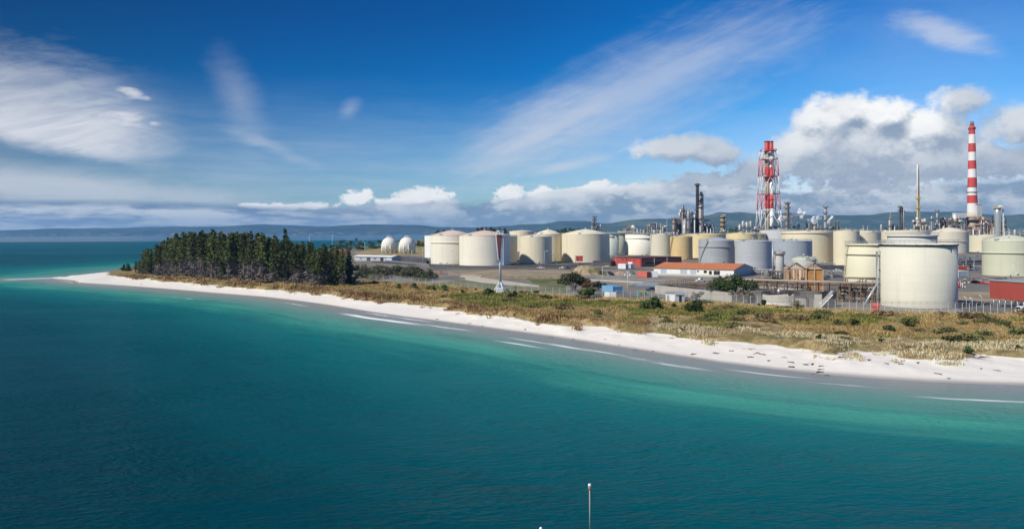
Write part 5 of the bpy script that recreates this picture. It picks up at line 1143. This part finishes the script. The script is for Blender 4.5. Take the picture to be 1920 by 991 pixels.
column('lone slender grey column beyond the widest cream tank', 1115, 405.5, 3.6, STEEL, 930, (.6, .75, .88, .97)); column('shorter grey column close to the lone slender one', 1110.5, 417, 3, TANS, 930, (.7, .95)); steelwork('low structure between the lone slender column and the pipe racks', 1120, 1129, 421, 930, 8, 5, 5, STEEL, seed=9, clutter=14)
rack('pipe rack with pale vessels above the off white floating roof tank', 1160, 1215, 425.5, 900, 11, TANS, 1.4); rack('pipe rack above the beige tank, before the brown banded column', 1212, 1262, 423, 905, 12, STEEL, 1.4); rack('nearer low pipe rack over the off white floating roof tank', 1180, 1250, 431, 840, 13, GALV, 1.2)
rack('pipe rack over the ochre tank at the foot of the crude unit', 1240, 1290, 427, 845, 14, DSTEEL, 1.2); rack('pipe rack right of the short brown column', 1362, 1392, 428, 880, 15, BROWN, 1.2); rack('low pipe rack under the crude unit', 1296, 1340, 430, 846, 16, DSTEEL, 1.2)
steelwork('low cluttered pipe structure behind the pale green tank', 1162, 1212, 422, 915, 12, 6, 4.5, TANS, seed=41, clutter=70, jag=.55); steelwork('low cluttered structure behind the plain beige tank', 1214, 1260, 420, 918, 12, 6, 4.5, STEEL, seed=42, clutter=70, jag=.5)
steelwork('mid height dark structure joining the brown banded column to the crude unit', 1268, 1282, 412, 874, 14, 4, 5, DSTEEL, seed=43, clutter=46, jag=.3); steelwork('low dark structure trailing off right of the crude unit', 1330, 1346, 421, 874, 12, 4, 4.5, DSTEEL, seed=44, clutter=40, jag=.4)
steelwork('low cluttered structure behind the large cream tank near the thin grey column', 1484, 1560, 421, 900, 12, 6, 4.5, STEEL, seed=45, clutter=80, jag=.6); steelwork('low pipe structure between the yellow and white column and the heaters', 1738, 1776, 417, 890, 12, 5, 4.5, STEEL, seed=46, clutter=60, jag=.5)
f = MB(); b0 = at(1231, 890); w = 8 * pxm(890); h = ZT(1231, 418, 890) - 4
t = thing('pipe_portal', 'pale square portal of pipe standing over the pipe racks', 'pipe portal', b0); f.tube([(0, 0, -.2), (0, 0, h), (w, 0, h), (w, 0, -.2)], .45, 6); f.build('pipe', GALV, t); MB().bar((w * .5, 0, -.2), (w * .5, 0, h), .3).build('post', STEEL, t)
# silver vessels of the lattice tower
for i, (x, yt, w, lb) in enumerate(((1387, 421, 4.5, 'squat silver vessel nearest the short brown column, in a cluster of four'), (1393, 414, 4, 'tallest silver vessel of the cluster left of the lattice tower'), (1400, 416, 5, 'broad silver vessel in the cluster left of the lattice tower'), (1407, 414.5, 3.4, 'thin silver vessel at the lattice tower end of the cluster'))):
    column(lb, x, yt, w, paint((.60, .58, .56), .4, .15, .3, metal=.2), 850, (.8,), pm=STEEL, name='silver_vessel', cat='vessel')
rack('pipe rack at the feet of the four silver vessels', 1383, 1420, 428, 846, 17, STEEL, 1.3)
# lattice tower carrying three stacks
def taper_tower():
    Y = 880.0; b0 = at(1441.5, Y); s = pxm(Y); t = thing('lattice_tower', 'red and white lattice tower holding a bundle of four flue stacks', 'tower', b0); H = ZT(1443, 265, Y) - 4; zb = lambda y: ZT(1442, y, Y) - 4
    rw, ww = paint((.54, .060, .048), .6, .2, .2, streak=.2), paint((.76, .745, .72), .6, .12, .2, streak=.15)
    levels = [(434, 20.3), (394, 17.6), (364, 16.4), (331, 15.2), (299, 14.0), (283, 13.4)]
    for k, (dx, dy) in enumerate(((-4.4, -3.0), (4.4, -3.0), (4.4, 3.4), (-1.2, 4.4))):
        bands = [(436, 391, WHITE if k != 0 else TANS), (391, 366, rw), (366, 338, ww if k != 0 else TANS), (338, 314, rw), (314, 285, ww if k == 1 else TANS), (285, 265.5 + (k % 2), rw)]
        if k == 1: bands[0] = (424, 391, ww); 
        o = None
        for y0, y1, mm in bands:
            q = MB().lathe([(2.35, max(0, zb(y0)) - (.3 if y0 > 430 else 0)), (2.35, zb(y1))], 18, (dx * .62 * 1.0 / .62 * .55, dy * .6, 0), cap0=False, cap1=True)
            if o is None: o = q.build('flue', mm, t)
            else: q.build('painted_band', mm, o)
        MB().lathe([(2.5, H - 1.2), (2.5, H), (1.9, H)], 18, (dx * .55, dy * .6, 0), cap0=False).build('rim', BLACKP, o)
    cols_ = [ww, ww, rw, ww, rw]
    for i, (y0, w0) in enumerate(levels[:-1]):
        y1, w1 = levels[i + 1]; z0, z1 = max(-.3, zb(y0)), zb(y1); a0, a1 = w0 * s, w1 * s; mm = (ww, rw, ww, rw, ww)[i]; f = MB(); ml = (ww, rw, ww, rw, ww)[i]
        q0 = [(-a0, -a0 * .8, z0), (a0, -a0 * .8, z0), (a0, a0 * .8, z0), (-a0, a0 * .8, z0)]; q1 = [(-a1, -a1 * .8, z1), (a1, -a1 * .8, z1), (a1, a1 * .8, z1), (-a1, a1 * .8, z1)]
        for k in range(4):
            f.tube([q0[k], q1[k]], .40, 6); n_ = (k + 1) % 4; mid = tuple((q1[k][j] + q1[n_][j]) / 2 for j in range(3)); f.tube([q0[k], mid], .27, 6); f.tube([q0[n_], mid], .27, 6); f.tube([q1[k], q1[n_]], .32, 6)
            f.tube([q1[k], (0, 0, z1)], .3, 5)
        f.build('lattice_bay', mm, t)
    for y, mm in ((331, rw), (283, rw), (299, ww)):
        z = zb(y); g = MB(); ring(g, 5.0, 9.0, z - .2, z + .2, 8); g.build('platform', mm, t); railing(9, z, 12, 1.6, r=.14).build('railing', mm, t)
taper_tower()
MB_ = MB(); b0 = at(1412, 850); t = thing('flue_duct', 'brown duct slanting down from the lattice tower to the steel clutter', 'duct', b0); MB().tube([(-6, 0, 0), (12, 4, 12), (16, 6, 12)], 1.6, 10).build('duct', RUSTP, t)
steelwork('brown heater block at the feet of the lattice tower', 1416, 1442, 424, 862, 14, 5, 4.5, BROWN, seed=21, clutter=40, jag=.4); steelwork('dark heater block behind the large cream tank, under the steam', 1448, 1470, 424, 875, 14, 5, 4.5, DSTEEL, seed=22, clutter=30, jag=.4)
column('tan column ringed with platforms, right of the lattice tower', 1476.5, 378.5, 7.5, paint((.30, .27, .20), .6, .3, .2, rust=.3), 860, (.15, .27, .4, .52, .64, .76, .87, .97), pm=STEEL)
rack('pipe rack over the large cream tank', 1482, 1545, 425, 865, 23, STEEL, 1.6); rack('pipe rack between the thin grey column and the pine clump', 1540, 1560, 424, 870, 24, STEEL, 1.2); rack('far thin pipe rack in front of the pasture', 1565, 1690, 424, 960, 25, STEEL, .9)
column('thin grey column with platforms behind the large cream tank', 1547.5, 386, 4.6, paint((.42, .42, .41), .5, .2, .3), 872, (.3, .5, .68, .84, .97), pm=STEEL)
column('short grey column beside the pine clump', 1570, 416, 3, STEEL, 900, (.6, .95)); column('pale column carrying a tall thin mast, over the wide cream tank', 1669, 408, 5, paint((.55, .54, .51), .5, .15, .3), 880, (.5, .75, .97), pm=STEEL)
def mast(label, x, yt, Y, w=.28): b0 = at(x, Y); h = ZT(x, yt, Y) - 4; t = thing('mast', label, 'mast', b0); MB().tube([(0, 0, -.3), (0, 0, h * .6), (0, 0, h)], w, 6, w * .5).build('pole', GALV, t); MB().box((0, 0, h), (.5, .5, .8)).build('lamp', DSTEEL, t)
mast('thin mast rising above the pale column over the wide cream tank', 1669.5, 382, 878); mast('thin pale mast next to the dark twin columns', 1694.5, 380, 874, .5); mast('thin mast before the crude unit, over the beige tank', 1250.5, 407, 850); mast('thin lone mast beside the thin grey column', 1533, 408, 880)
column('dark column with a head platform, first of the dark pair', 1688, 387, 3.2, DSTEEL, 885, (.5, .9, .98)); column('dark column with a head platform, second of the dark pair', 1691.8, 388, 3.0, STEEL, 886, (.6, .9))
steelwork('small dark structure under the dark pair of columns', 1660, 1690, 421, 880, 10, 5, 5, DSTEEL, seed=26, clutter=26, jag=.5)
# yellow and white column
Y = 870.0; t = column('tall thin column, white above and yellow below, with yellow platforms', 1722, 308, 6.8, paint((.66, .53, .26), .5, .25, .25), Y, (.12, .24, .36, .49, .60), pm=YELL, w2=3.8); H = ZT(1722, 308, Y) - 4
MB().lathe([(1.42, H * .60), (1.3, H * .8), (1.22, H - .4), (.6, H + .1)], 16, cap0=False).build('white_top', WHITE, t); MB().lathe([(1.9, H * .17), (1.85, H * .25)], 16, cap0=False, cap1=False).build('white_band', WHITE, t)
steelwork('tan and silver pipe clutter around the foot of the yellow and white column', 1710, 1740, 410, 858, 12, 4.5, 5, STEEL, seed=27, clutter=95, jag=.5)
MB().tube([(12, -2, 0), (12, -2, 20), (16, -2, 22), (17.5, -2, 18), (17.5, -2, 0)], .7, 8).build('pipe_bend', GALV, t)
column('grey column with a wide head, between the yellow column and the chimney', 1757.5, 394, 4.2, paint((.42, .42, .42), .5, .2, .3), 872, (.4, .6, .8, .97), pm=STEEL); column('shorter grey column before the wide headed one', 1747, 405, 3.4, GALV, 868, (.5, .9)); rack('pipe rack between the yellow column and the chimney', 1735, 1785, 424, 872, 28, STEEL, 1.3)
# the chimney
Y = 880.0; b0 = at(1823.5, Y); t = thing('chimney_stack', 'tall red and white banded chimney on a concrete base', 'chimney', b0); zz = lambda y: ZT(1824, y, Y) - 4; s = pxm(Y)
rr = lambda z: (11.2 - (11.2 - 5.6) * min(1, max(0, z / zz(240)))) * s * .97
RC, WC = paint((.52, .060, .050), .7, .16, .12, streak=.25), paint((.76, .745, .715), .7, .10, .12, streak=.18)
for y0, y1, mm in ((398, 381, WC), (381, 366, RC), (366, 349, WC), (349, 333, RC), (333, 317, WC), (317, 301, RC), (301, 285, WC), (285, 269, RC), (269, 252, WC), (252, 241, RC)):
    MB().lathe([(rr(zz(y0)), zz(y0)), (rr(zz(y1)), zz(y1))], 32, cap0=False, cap1=False).build('painted_band', mm, t)
rt = rr(zz(241)); MB().lathe([(rt + .35, zz(243)), (rt + .5, zz(241)), (rt * .92, zz(238.5)), (rt * .75, zz(235.5))], 24).build('crown', RC, t); MB().lathe([(rt * .66, zz(236)), (rt * .5, zz(227.5)), (rt * .4, zz(227.5)), (rt * .4, zz(231))], 18).build('flue_tip', paint((.20, .15, .13), .8, .3), t)
MB().lathe([(11.3 * s, zz(411)), (rr(zz(398)), zz(398))], 32).build('plain_band', paint((.55, .47, .38), .8, .12), t); MB().lathe([(12.5 * s, zz(415)), (16.5 * s, zz(413)), (16.5 * s, zz(409.5)), (11.4 * s, zz(409.5))], 28).build('platform', STEEL, t); railing(16.3 * s, zz(409.5), 22, 1.6, r=.12).build('railing', STEEL, t)
MB().lathe([(12.5 * s, -.5), (12.0 * s, zz(414))], 32).build('concrete_base', paint((.36, .30, .24), .85, .15, .2), t)
for y in (240, 349.5, 360): g = MB(); z = zz(y); ring(g, rr(z) - .05, rr(z) + .9, z - .25, z + .25, 24); g.build('gallery', RC if y != 360 else STEEL, t)
MB().bar((rr(0) * .5, -rr(0) - .2, zz(410)), (rt * .5, -rt - .3, zz(243)), .2).build('ladder', WC, t)
shed('lift_house', 'tall pale grey block joined to the right side of the chimney', 'building', (1832.5, 464), (1841, 464), 8, ZT(1836, 384, 872) - 4, paint((.46, .47, .48), .6, .1, .2), STEEL)
bpy.data.objects['lift_house'].location = at(1833, 872); bpy.data.objects['lift_house'].rotation_euler = (0, 0, 0)
shed('duct_house', 'pale blue grey duct block left of the chimney', 'building', (1793, 464), (1812, 464), 8, 6, paint((.50, .55, .58), .6, .1, .2), STEEL, z0=ZT(1800, 398, 872) - 10, legs=3)
bpy.data.objects['duct_house'].location = at(1793, 872); bpy.data.objects['duct_house'].rotation_euler = (0, 0, 0)
steelwork('rusty heater structure left of the chimney', 1777, 1812, 408, 864, 14, 5, 5, BROWN, seed=31, clutter=95, jag=.45); steelwork('rusty red heater structure right of the chimney', 1838, 1864, 404, 862, 14, 5, 5, RUSTP, seed=32, clutter=95, jag=.3); steelwork('dark structure behind the silver column with the looping pipe', 1864, 1886, 403, 880, 10, 5, 6, DSTEEL, seed=33, clutter=24, jag=.3)
for x, yt, w, lb in ((1818, 424, 8, 'squat tan drum in front of the chimney base'), (1836, 420, 12, 'broad brown reactor drum right of the chimney base')): column(lb, x, yt, w, paint((.27, .19, .14), .7, .3, .2), 846, (.95,), name='reactor_drum', cat='vessel')
t = column('bright silver column with a pipe looping over its side', 1870.5, 388.5, 11, paint((.50, .53, .52), .35, .12, .3, metal=.5), 858, (.98,), pipe=False, pm=YELL); H = ZT(1870, 388, 858) - 4
MB().tube([(1, 0, H - .5), (1, 0, H + .8), (4.4, -1, H + .8), (5.4, -1, H - 1), (5.4, -1, 9), (7, -1, 7), (13, -1, 7), (15.5, -1, 5), (16, -1, 0)], .75, 8).build('pipe_loop', WHITE, t)
rack('low silver pipe rack at the frame edge behind the pale green tank', 1880, 1960, 428, 850, 34, GALV, 1.5); rack('pipe rack across the chimney foot, over the cream tanks', 1790, 1850, 430, 840, 35, STEEL, 1.2)
# steam
sm_, b_ = new_mat('steam'); b_.inputs['Base Color'].default_value = (.97, .97, .97, 1); b_.inputs['Roughness'].default_value = 1; b_.inputs['Specular IOR Level'].default_value = 0
put(b_.inputs['Alpha'], sstep(noise(coord(), .5, 5, .65), .30, .66) * .75)
def steam(label, x, y, parts, Y, dens):
    """billowing cloud of steam with a torn, thinning surface"""
    b0 = at(x, Y); b = MB(); s = pxm(Y); g = random.Random(int(x))
    for px, py, r in parts:
        q = D(px, py, Y) - b0
        for k in range(14): rr = r * s * g.uniform(.22, .5); b.sphere((q.x + g.gauss(0, .48) * r * s, g.gauss(0, .35) * r * s, q.z + g.gauss(0, .42) * r * s), rr, 14, 10, .85)
    o = b.build('steam_plume', sm_); o.location = b0; rm = o.modifiers.new('fuse', 'REMESH'); rm.mode = 'VOXEL'; rm.voxel_size = .5; rm.use_smooth_shade = True
    return tag(o, label, 'steam', 'steam plumes drifting from the plant')
steam('largest white steam plume, blowing from the lattice tower past the tan column', 1458, 424, [(1462, 413, 5), (1466, 410, 6), (1470, 408, 7), (1482, 407, 8), (1492, 405, 9), (1500, 401, 9), (1507, 398, 6), (1487, 411, 7)], 867, 1.0)
steam('middle faint steam plume before the thin grey column', 1520, 424, [(1518, 413, 5), (1526, 412, 7), (1534, 409, 5)], 905, .5); steam('small faint steam wisp just right of the thin grey column', 1552, 424, [(1551, 417, 3.5), (1555, 412, 4.5), (1560, 407, 4)], 905, .5)

# ------------------------------------------------------------------ beacon, fence, lamps, vehicles
p = on_land(939, 550); Yb = p.y; s = Yb / FPX; t = thing('beacon_tower', 'white tripod navigation beacon with a tapering dark red day mark board', 'beacon', p); zz = lambda y: ZT(938, y, Yb) - p.z; xx = lambda x: D(x, 490, Yb).x - p.x
PB = paint((.62, .68, .76), .5, .06, .4); zk = zz(526)
for x, dy in ((922.5, .4), (945.5, -1.6), (957, 2.2)): MB().tube([(xx(x), dy, -.3), (xx(938), 0, zk)], .30, 8, .22).build('leg', PB, t)
MB().tube([(xx(938), 0, zk - .4), (xx(938), 0, zz(437))], .42, 12).build('column', PB, t); f = MB()
for a, b_ in (((930, 0), (951, 0)), ((931, 0), (945, -.9)), ((945, -.9), (951, 0))): f.tube([(xx(a[0]), a[1], zz(540)), (xx(b_[0]), b_[1], zz(540))], .12, 5)
for x in (933, 947): f.tube([(xx(x), 0, zz(540)), (xx(938), 0, zz(528))], .1, 5)
f.build('bracing', PB, t)
f = MB(); zt_, zbm = zz(439.5), zz(485); f.add([(xx(930), -.9, zt_), (xx(941.5), -.55, zt_), (xx(937.5), -.55, zbm), (xx(934), -.8, zbm), (xx(930), -.75, zt_), (xx(941.5), -.4, zt_), (xx(937.5), -.4, zbm), (xx(934), -.65, zbm)], [(3, 2, 1, 0), (4, 5, 6, 7), (0, 1, 5, 4), (1, 2, 6, 5), (2, 3, 7, 6), (3, 0, 4, 7)]); f.build('day_mark', paint((.20, .05, .05), .6, .15, .5), t)
f = MB(); f.add([(xx(929), -1.0, zt_), (xx(931), -.95, zt_), (xx(935), -.87, zbm - .4), (xx(933.4), -.9, zbm - .4), (xx(929), .6, zt_), (xx(931), .6, zt_), (xx(935), .5, zbm - .4), (xx(933.4), .5, zbm - .4)], [(0, 3, 2, 1), (4, 5, 6, 7), (0, 1, 5, 4), (1, 2, 6, 5), (2, 3, 7, 6), (3, 0, 4, 7)]); f.build('white_board', WHITE, t)
f = MB()
for x in (941.5, 944.3): f.bar((xx(x), -.3, zz(497)), (xx(x), -.3, zz(437)), .09)
for k in range(28): z = zz(497) + (zz(437) - zz(497)) * k / 27; f.bar((xx(941.5), -.3, z), (xx(944.3), -.3, z), .07)
f.bar((xx(938), 0, zz(494.5)), (xx(944.5), -.3, zz(494.5)), .15); f.build('ladder', PB, t)
MB().bx(xx(931), xx(944), -1.1, 1.1, zz(440), zz(440) + .2).build('platform', PB, t); railing(1.3, zz(440) + .2, 8, 1.1, r=.07).build('railing', WHITE, t); bpy.data.objects[COL.objects[-1].name].location.x = xx(937.5)
MB().lathe([(.3, 0), (.3, .5), (.42, .6), (.42, 1.2), (.2, 1.5)], 12, (xx(935), 0, zz(440) + .2)).build('lantern', GALV, t)
f = MB(); f.box((xx(935.5), -.2, zz(545.6)), (11 * s, 1.7, 9.5 * s), 0.15, .96); f.build('equipment_box', WHITE, t)

# chain link fence along the plant edge
t_f = np.linspace(float(P(692, 527).x / P(692, 527).y), float(FL[0][-1]) + .02, 96)
ftt = [Vector((float(q * (ip(FL, np.array([q]))[0] + 1.5)), float(ip(FL, np.array([q]))[0] + 1.5), 4.0)) for q in t_f]
t = thing('chain_link_fence', 'long grey chain link fence between the dune grass and the tank yard', 'fence', ftt[0]); o0 = ftt[0]
for k, q in enumerate(ftt):
    r = q - o0; MB().tube([r + Vector((0, 0, -.3)), r + Vector((0, 0, 2.5)), r + Vector((.1, -.35, 2.9))], .07, 5).build('post', paint((.55, .55, .53), .6, .1), t)
f = MB()
for z in (.1, 1.3, 2.4, 2.65, 2.85): f.tube([q - o0 + Vector((0, 0, z)) for q in ftt], .022, 4)
f.build('wires', GALV, t)
m, b = new_mat('chain_link'); m.node_tree.nodes['Principled BSDF'].inputs['Base Color'].default_value = (.42, .42, .41, 1); b.inputs['Alpha'].default_value = .16; b.inputs['Roughness'].default_value = .5
f = MB()
for a, b_ in zip(ftt[:-1], ftt[1:]): f.add([a - o0 + Vector((0, .05, 0)), b_ - o0 + Vector((0, .05, 0)), b_ - o0 + Vector((0, .05, 2.4)), a - o0 + Vector((0, .05, 2.4))], [(0, 1, 2, 3)])
f.build('mesh_panel', m, t)
def lamp(label, x, yb, yt, side=1, cross=False):
    p = P(x, yb); h = ZT(x, yt, p.y) - 4; t = thing('street_lamp', label, 'street lamp', p, 0, 'lamp posts in the plant'); r = .1 * max(1, p.y / 480)
    MB().tube([(0, 0, -.2), (0, 0, h * .6), (0, 0, h)], r, 6, r * .6).build('pole', paint((.66, .68, .68), .5, .08), t)
    if side: MB().tube([(0, 0, h - .1), (side * 1.2, -.4, h + .3)], r * .6, 5).build('arm', GALV, t); MB().box((side * 1.7, -.55, h + .32), (1.2, .5, .22)).build('lamp_head', WHITE, t)
    if cross:
        for k, z in enumerate((.80, .90, .98)): MB().bx(-1.1 + .2 * k, 1.1 - .2 * k, -.06, .06, h * z, h * z + .15).build('crossarm', WHITE, t)
        for sx in (-.9, .9): MB().lathe([(.28, 0), (.34, .35), (.1, .5)], 8, (sx, 0, h * .8 + .16)).build('floodlight', WHITE, t)
for a in (('lamp post rising beyond the tall conifer of the wood', 580, 474, 440, 1), ('lamp post at the small dark red shed by the bay', 623, 476, 440, 1), ('thin lamp post on the meadow behind the long white roofed shed', 684, 478, 453, -1), ('lamp post in the yard before the end white tank', 793, 497, 468, 1), ('lamp post on the dark asphalt beside the gas spheres', 772, 488, 468, -1), ('lamp post before the ringed cream tank with rust tinged roof', 850, 506, 471, -1), ('lamp post by the arc shadowed cream tank', 1021, 501, 471, 1), ('lamp post between two cream tanks near the red tower', 1043, 500, 472, -1),
          ('lamp post at the foot of the earth mound', 1129.5, 545, 500, 1), ('lamp post beside the dark red gable end', 1155, 500, 458, -1), ('slim post at the warehouse roof centre', 1335, 512, 484, 0), ('lamp post in the gravel yard before the red container', 1225, 529, 506, 0), ('lamp post in front of the pale green cone roofed tank', 1900, 530, 494, 1)): lamp(*a)
lamp('tall white floodlight mast with crossarms behind the fence by the coloured cabinets', 1177, 556, 508, 0, True)
for x, yb, lb in ((1841, 571, 'cranked white post at the fence corner beside the big near tank'), (1823, 576, 'tall cranked post just right of the big near tank'), (1812, 574, 'short cranked post right of the big near tank')):
    p = P(x, yb + 4); t = thing('fence_post', lb, 'post', p, 0, None); MB().tube([(0, 0, -.2), (0, 0, 2.9), (-.7, -.1, 3.3)], .11, 6).build('post_tube', WHITE, t); MB().lathe([(.3, -.1), (.3, .1)], 10).build('foot', CONC, t)
# vehicles
def vehicle(label, x, yb, L, Wd, Hh, body, rz, cab=.45, name='parked_car', cat='car', group='cars parked in the plant', van=False):
    p = P(x, yb); t = thing(name, label, cat, p, rz, group); z0, zb = .35, Hh * (.58 if not van else .55); b = MB()
    def prof(pts, y0, y1, mb): n = len(pts); mb.add([(px, y0, pz) for px, pz in pts] + [(px, y1, pz) for px, pz in pts], [tuple(reversed(range(n))) if False else tuple(range(n)), tuple(reversed(range(n, 2 * n)))] + [(i, n + i, n + (i + 1) % n, (i + 1) % n) for i in range(n)])
    prof([(-L / 2, z0), (L / 2, z0), (L / 2, zb * .85), (L / 2 - .15, zb), (-L / 2, zb)] if not van else [(-L / 2, z0), (L / 2, z0), (L / 2, zb), (L / 2 - .35, Hh - .15), (L / 2 - .9, Hh), (-L / 2, Hh)], -Wd / 2, Wd / 2, b); b.build('body', body, t)
    if not van: c = MB(); prof([(-L * .22, zb + .002), (L * .24, zb + .002), (L * .12, Hh), (-L * .16, Hh)], -Wd / 2 + .12, Wd / 2 - .12, c); c.build('cabin', body, t)
    for sy in (-1, 1): MB().bx(-L * .13 if not van else L * .1, L * .12 if not van else L * .36, sy * (Wd / 2 - (.12 if not van else 0)) - .03, sy * (Wd / 2 - (.12 if not van else 0)) + .03, zb + .08, Hh - .12 if not van else Hh - .3).build('side_window', GLASS, t)
    w = MB(); xw = L / 2 - .55 if van else L * .185; w.box((xw + (.35 if van else 0), 0, (zb + Hh) / 2), (.16, Wd - .4, (Hh - zb) * .7)); w.build('windscreen', GLASS, t)
    for sx in (-.3, .3):
        for sy in (-1, 1): q = MB(); q.tube([(L * sx, sy * (Wd / 2 - .14), .33), (L * sx, sy * (Wd / 2 + .02), .33)], .33, 14); q.build('wheel', BLACKP, t)
    for sy in (-.6, .6): MB().bx(L / 2 - .02, L / 2 + .04, sy * Wd / 2 - .15, sy * Wd / 2 + .15, .62, .78).build('headlight', GLASS if False else WHITE, t)
vehicle('white van with a dark windscreen driving at the frame edge', 1921, 588.5, 4.6, 1.85, 2.05, paint((.76, .78, .79), .35, .03), R_(195), van=True, name='van', cat='van', group=None)
vehicle('white pickup standing alone in front of the warehouse', 1314, 528, 4.6, 1.8, 1.6, paint((.78, .78, .77), .35, .03), R_(20))
vehicle('pale car on the road by the arc shadowed cream tank', 1014, 503.5, 4.5, 1.8, 1.45, paint((.70, .71, .72), .35, .03), R_(0)); vehicle('white car parked close to the small bright red tower', 1056, 504, 4.5, 1.8, 1.45, paint((.76, .76, .75), .35, .03), R_(10)); vehicle('dark car between the pale car and the red tower', 1064, 504.5, 4.4, 1.8, 1.5, paint((.05, .055, .06), .35, .03), R_(0))
vehicle('silver car among the pipes beside the slender vessel', 1424, 513.5, 4.5, 1.8, 1.45, paint((.5, .51, .52), .35, .03), R_(10)); vehicle('white car parked behind the green domed tank, in the gap before the large ringed tank', 1570, 509, 4.5, 1.8, 1.5, paint((.76, .77, .78), .35, .03), R_(-10)); vehicle('dark blue car beside the dark basin left of the long basin', 1222, 545, 4.4, 1.8, 1.4, paint((.04, .06, .12), .35, .03), R_(5))
# lamp posts of the jetty below the viewpoint, standing in the water
def jetty_lamp(label, x, yt, Y):
    q = D(x, yt, Y); t = thing('jetty_lamp', label, 'lamp post', (q.x, Y, 0), 0, 'lamp posts of the jetty'); h = q.z
    MB().tube([(0, 0, -3), (0, 0, h - 2.7)], .046, 12).build('pile', paint((.33, .25, .17), .8, .25, 1.5, rust=.5), t); MB().tube([(0, 0, h - 2.7), (0, 0, h - .3)], .030, 10).build('pole', paint((.34, .33, .26), .7, .2, 2), t)
    MB().lathe([(.03, h - .34), (.06, h - .28), (.075, h - .18), (.075, h - .15)], 14).build('lamp_base', paint((.52, .25, .13), .5, .15), t); MB().lathe([(.08, h - .15), (.085, h - .05), (.06, h), (.01, h + .015)], 14).build('lamp_shade', WHITE, t)
jetty_lamp('slim tan jetty lamp post with a white cap rising from the dark water', 1105.5, 906, 42.0); jetty_lamp('jetty lamp of which only the white cap shows at the frame bottom', 1014, 987.5, 44.0)

for o in scene.objects:
    if o.parent is None and o.get('category') and not o.get('kind'): o['kind'] = 'thing'
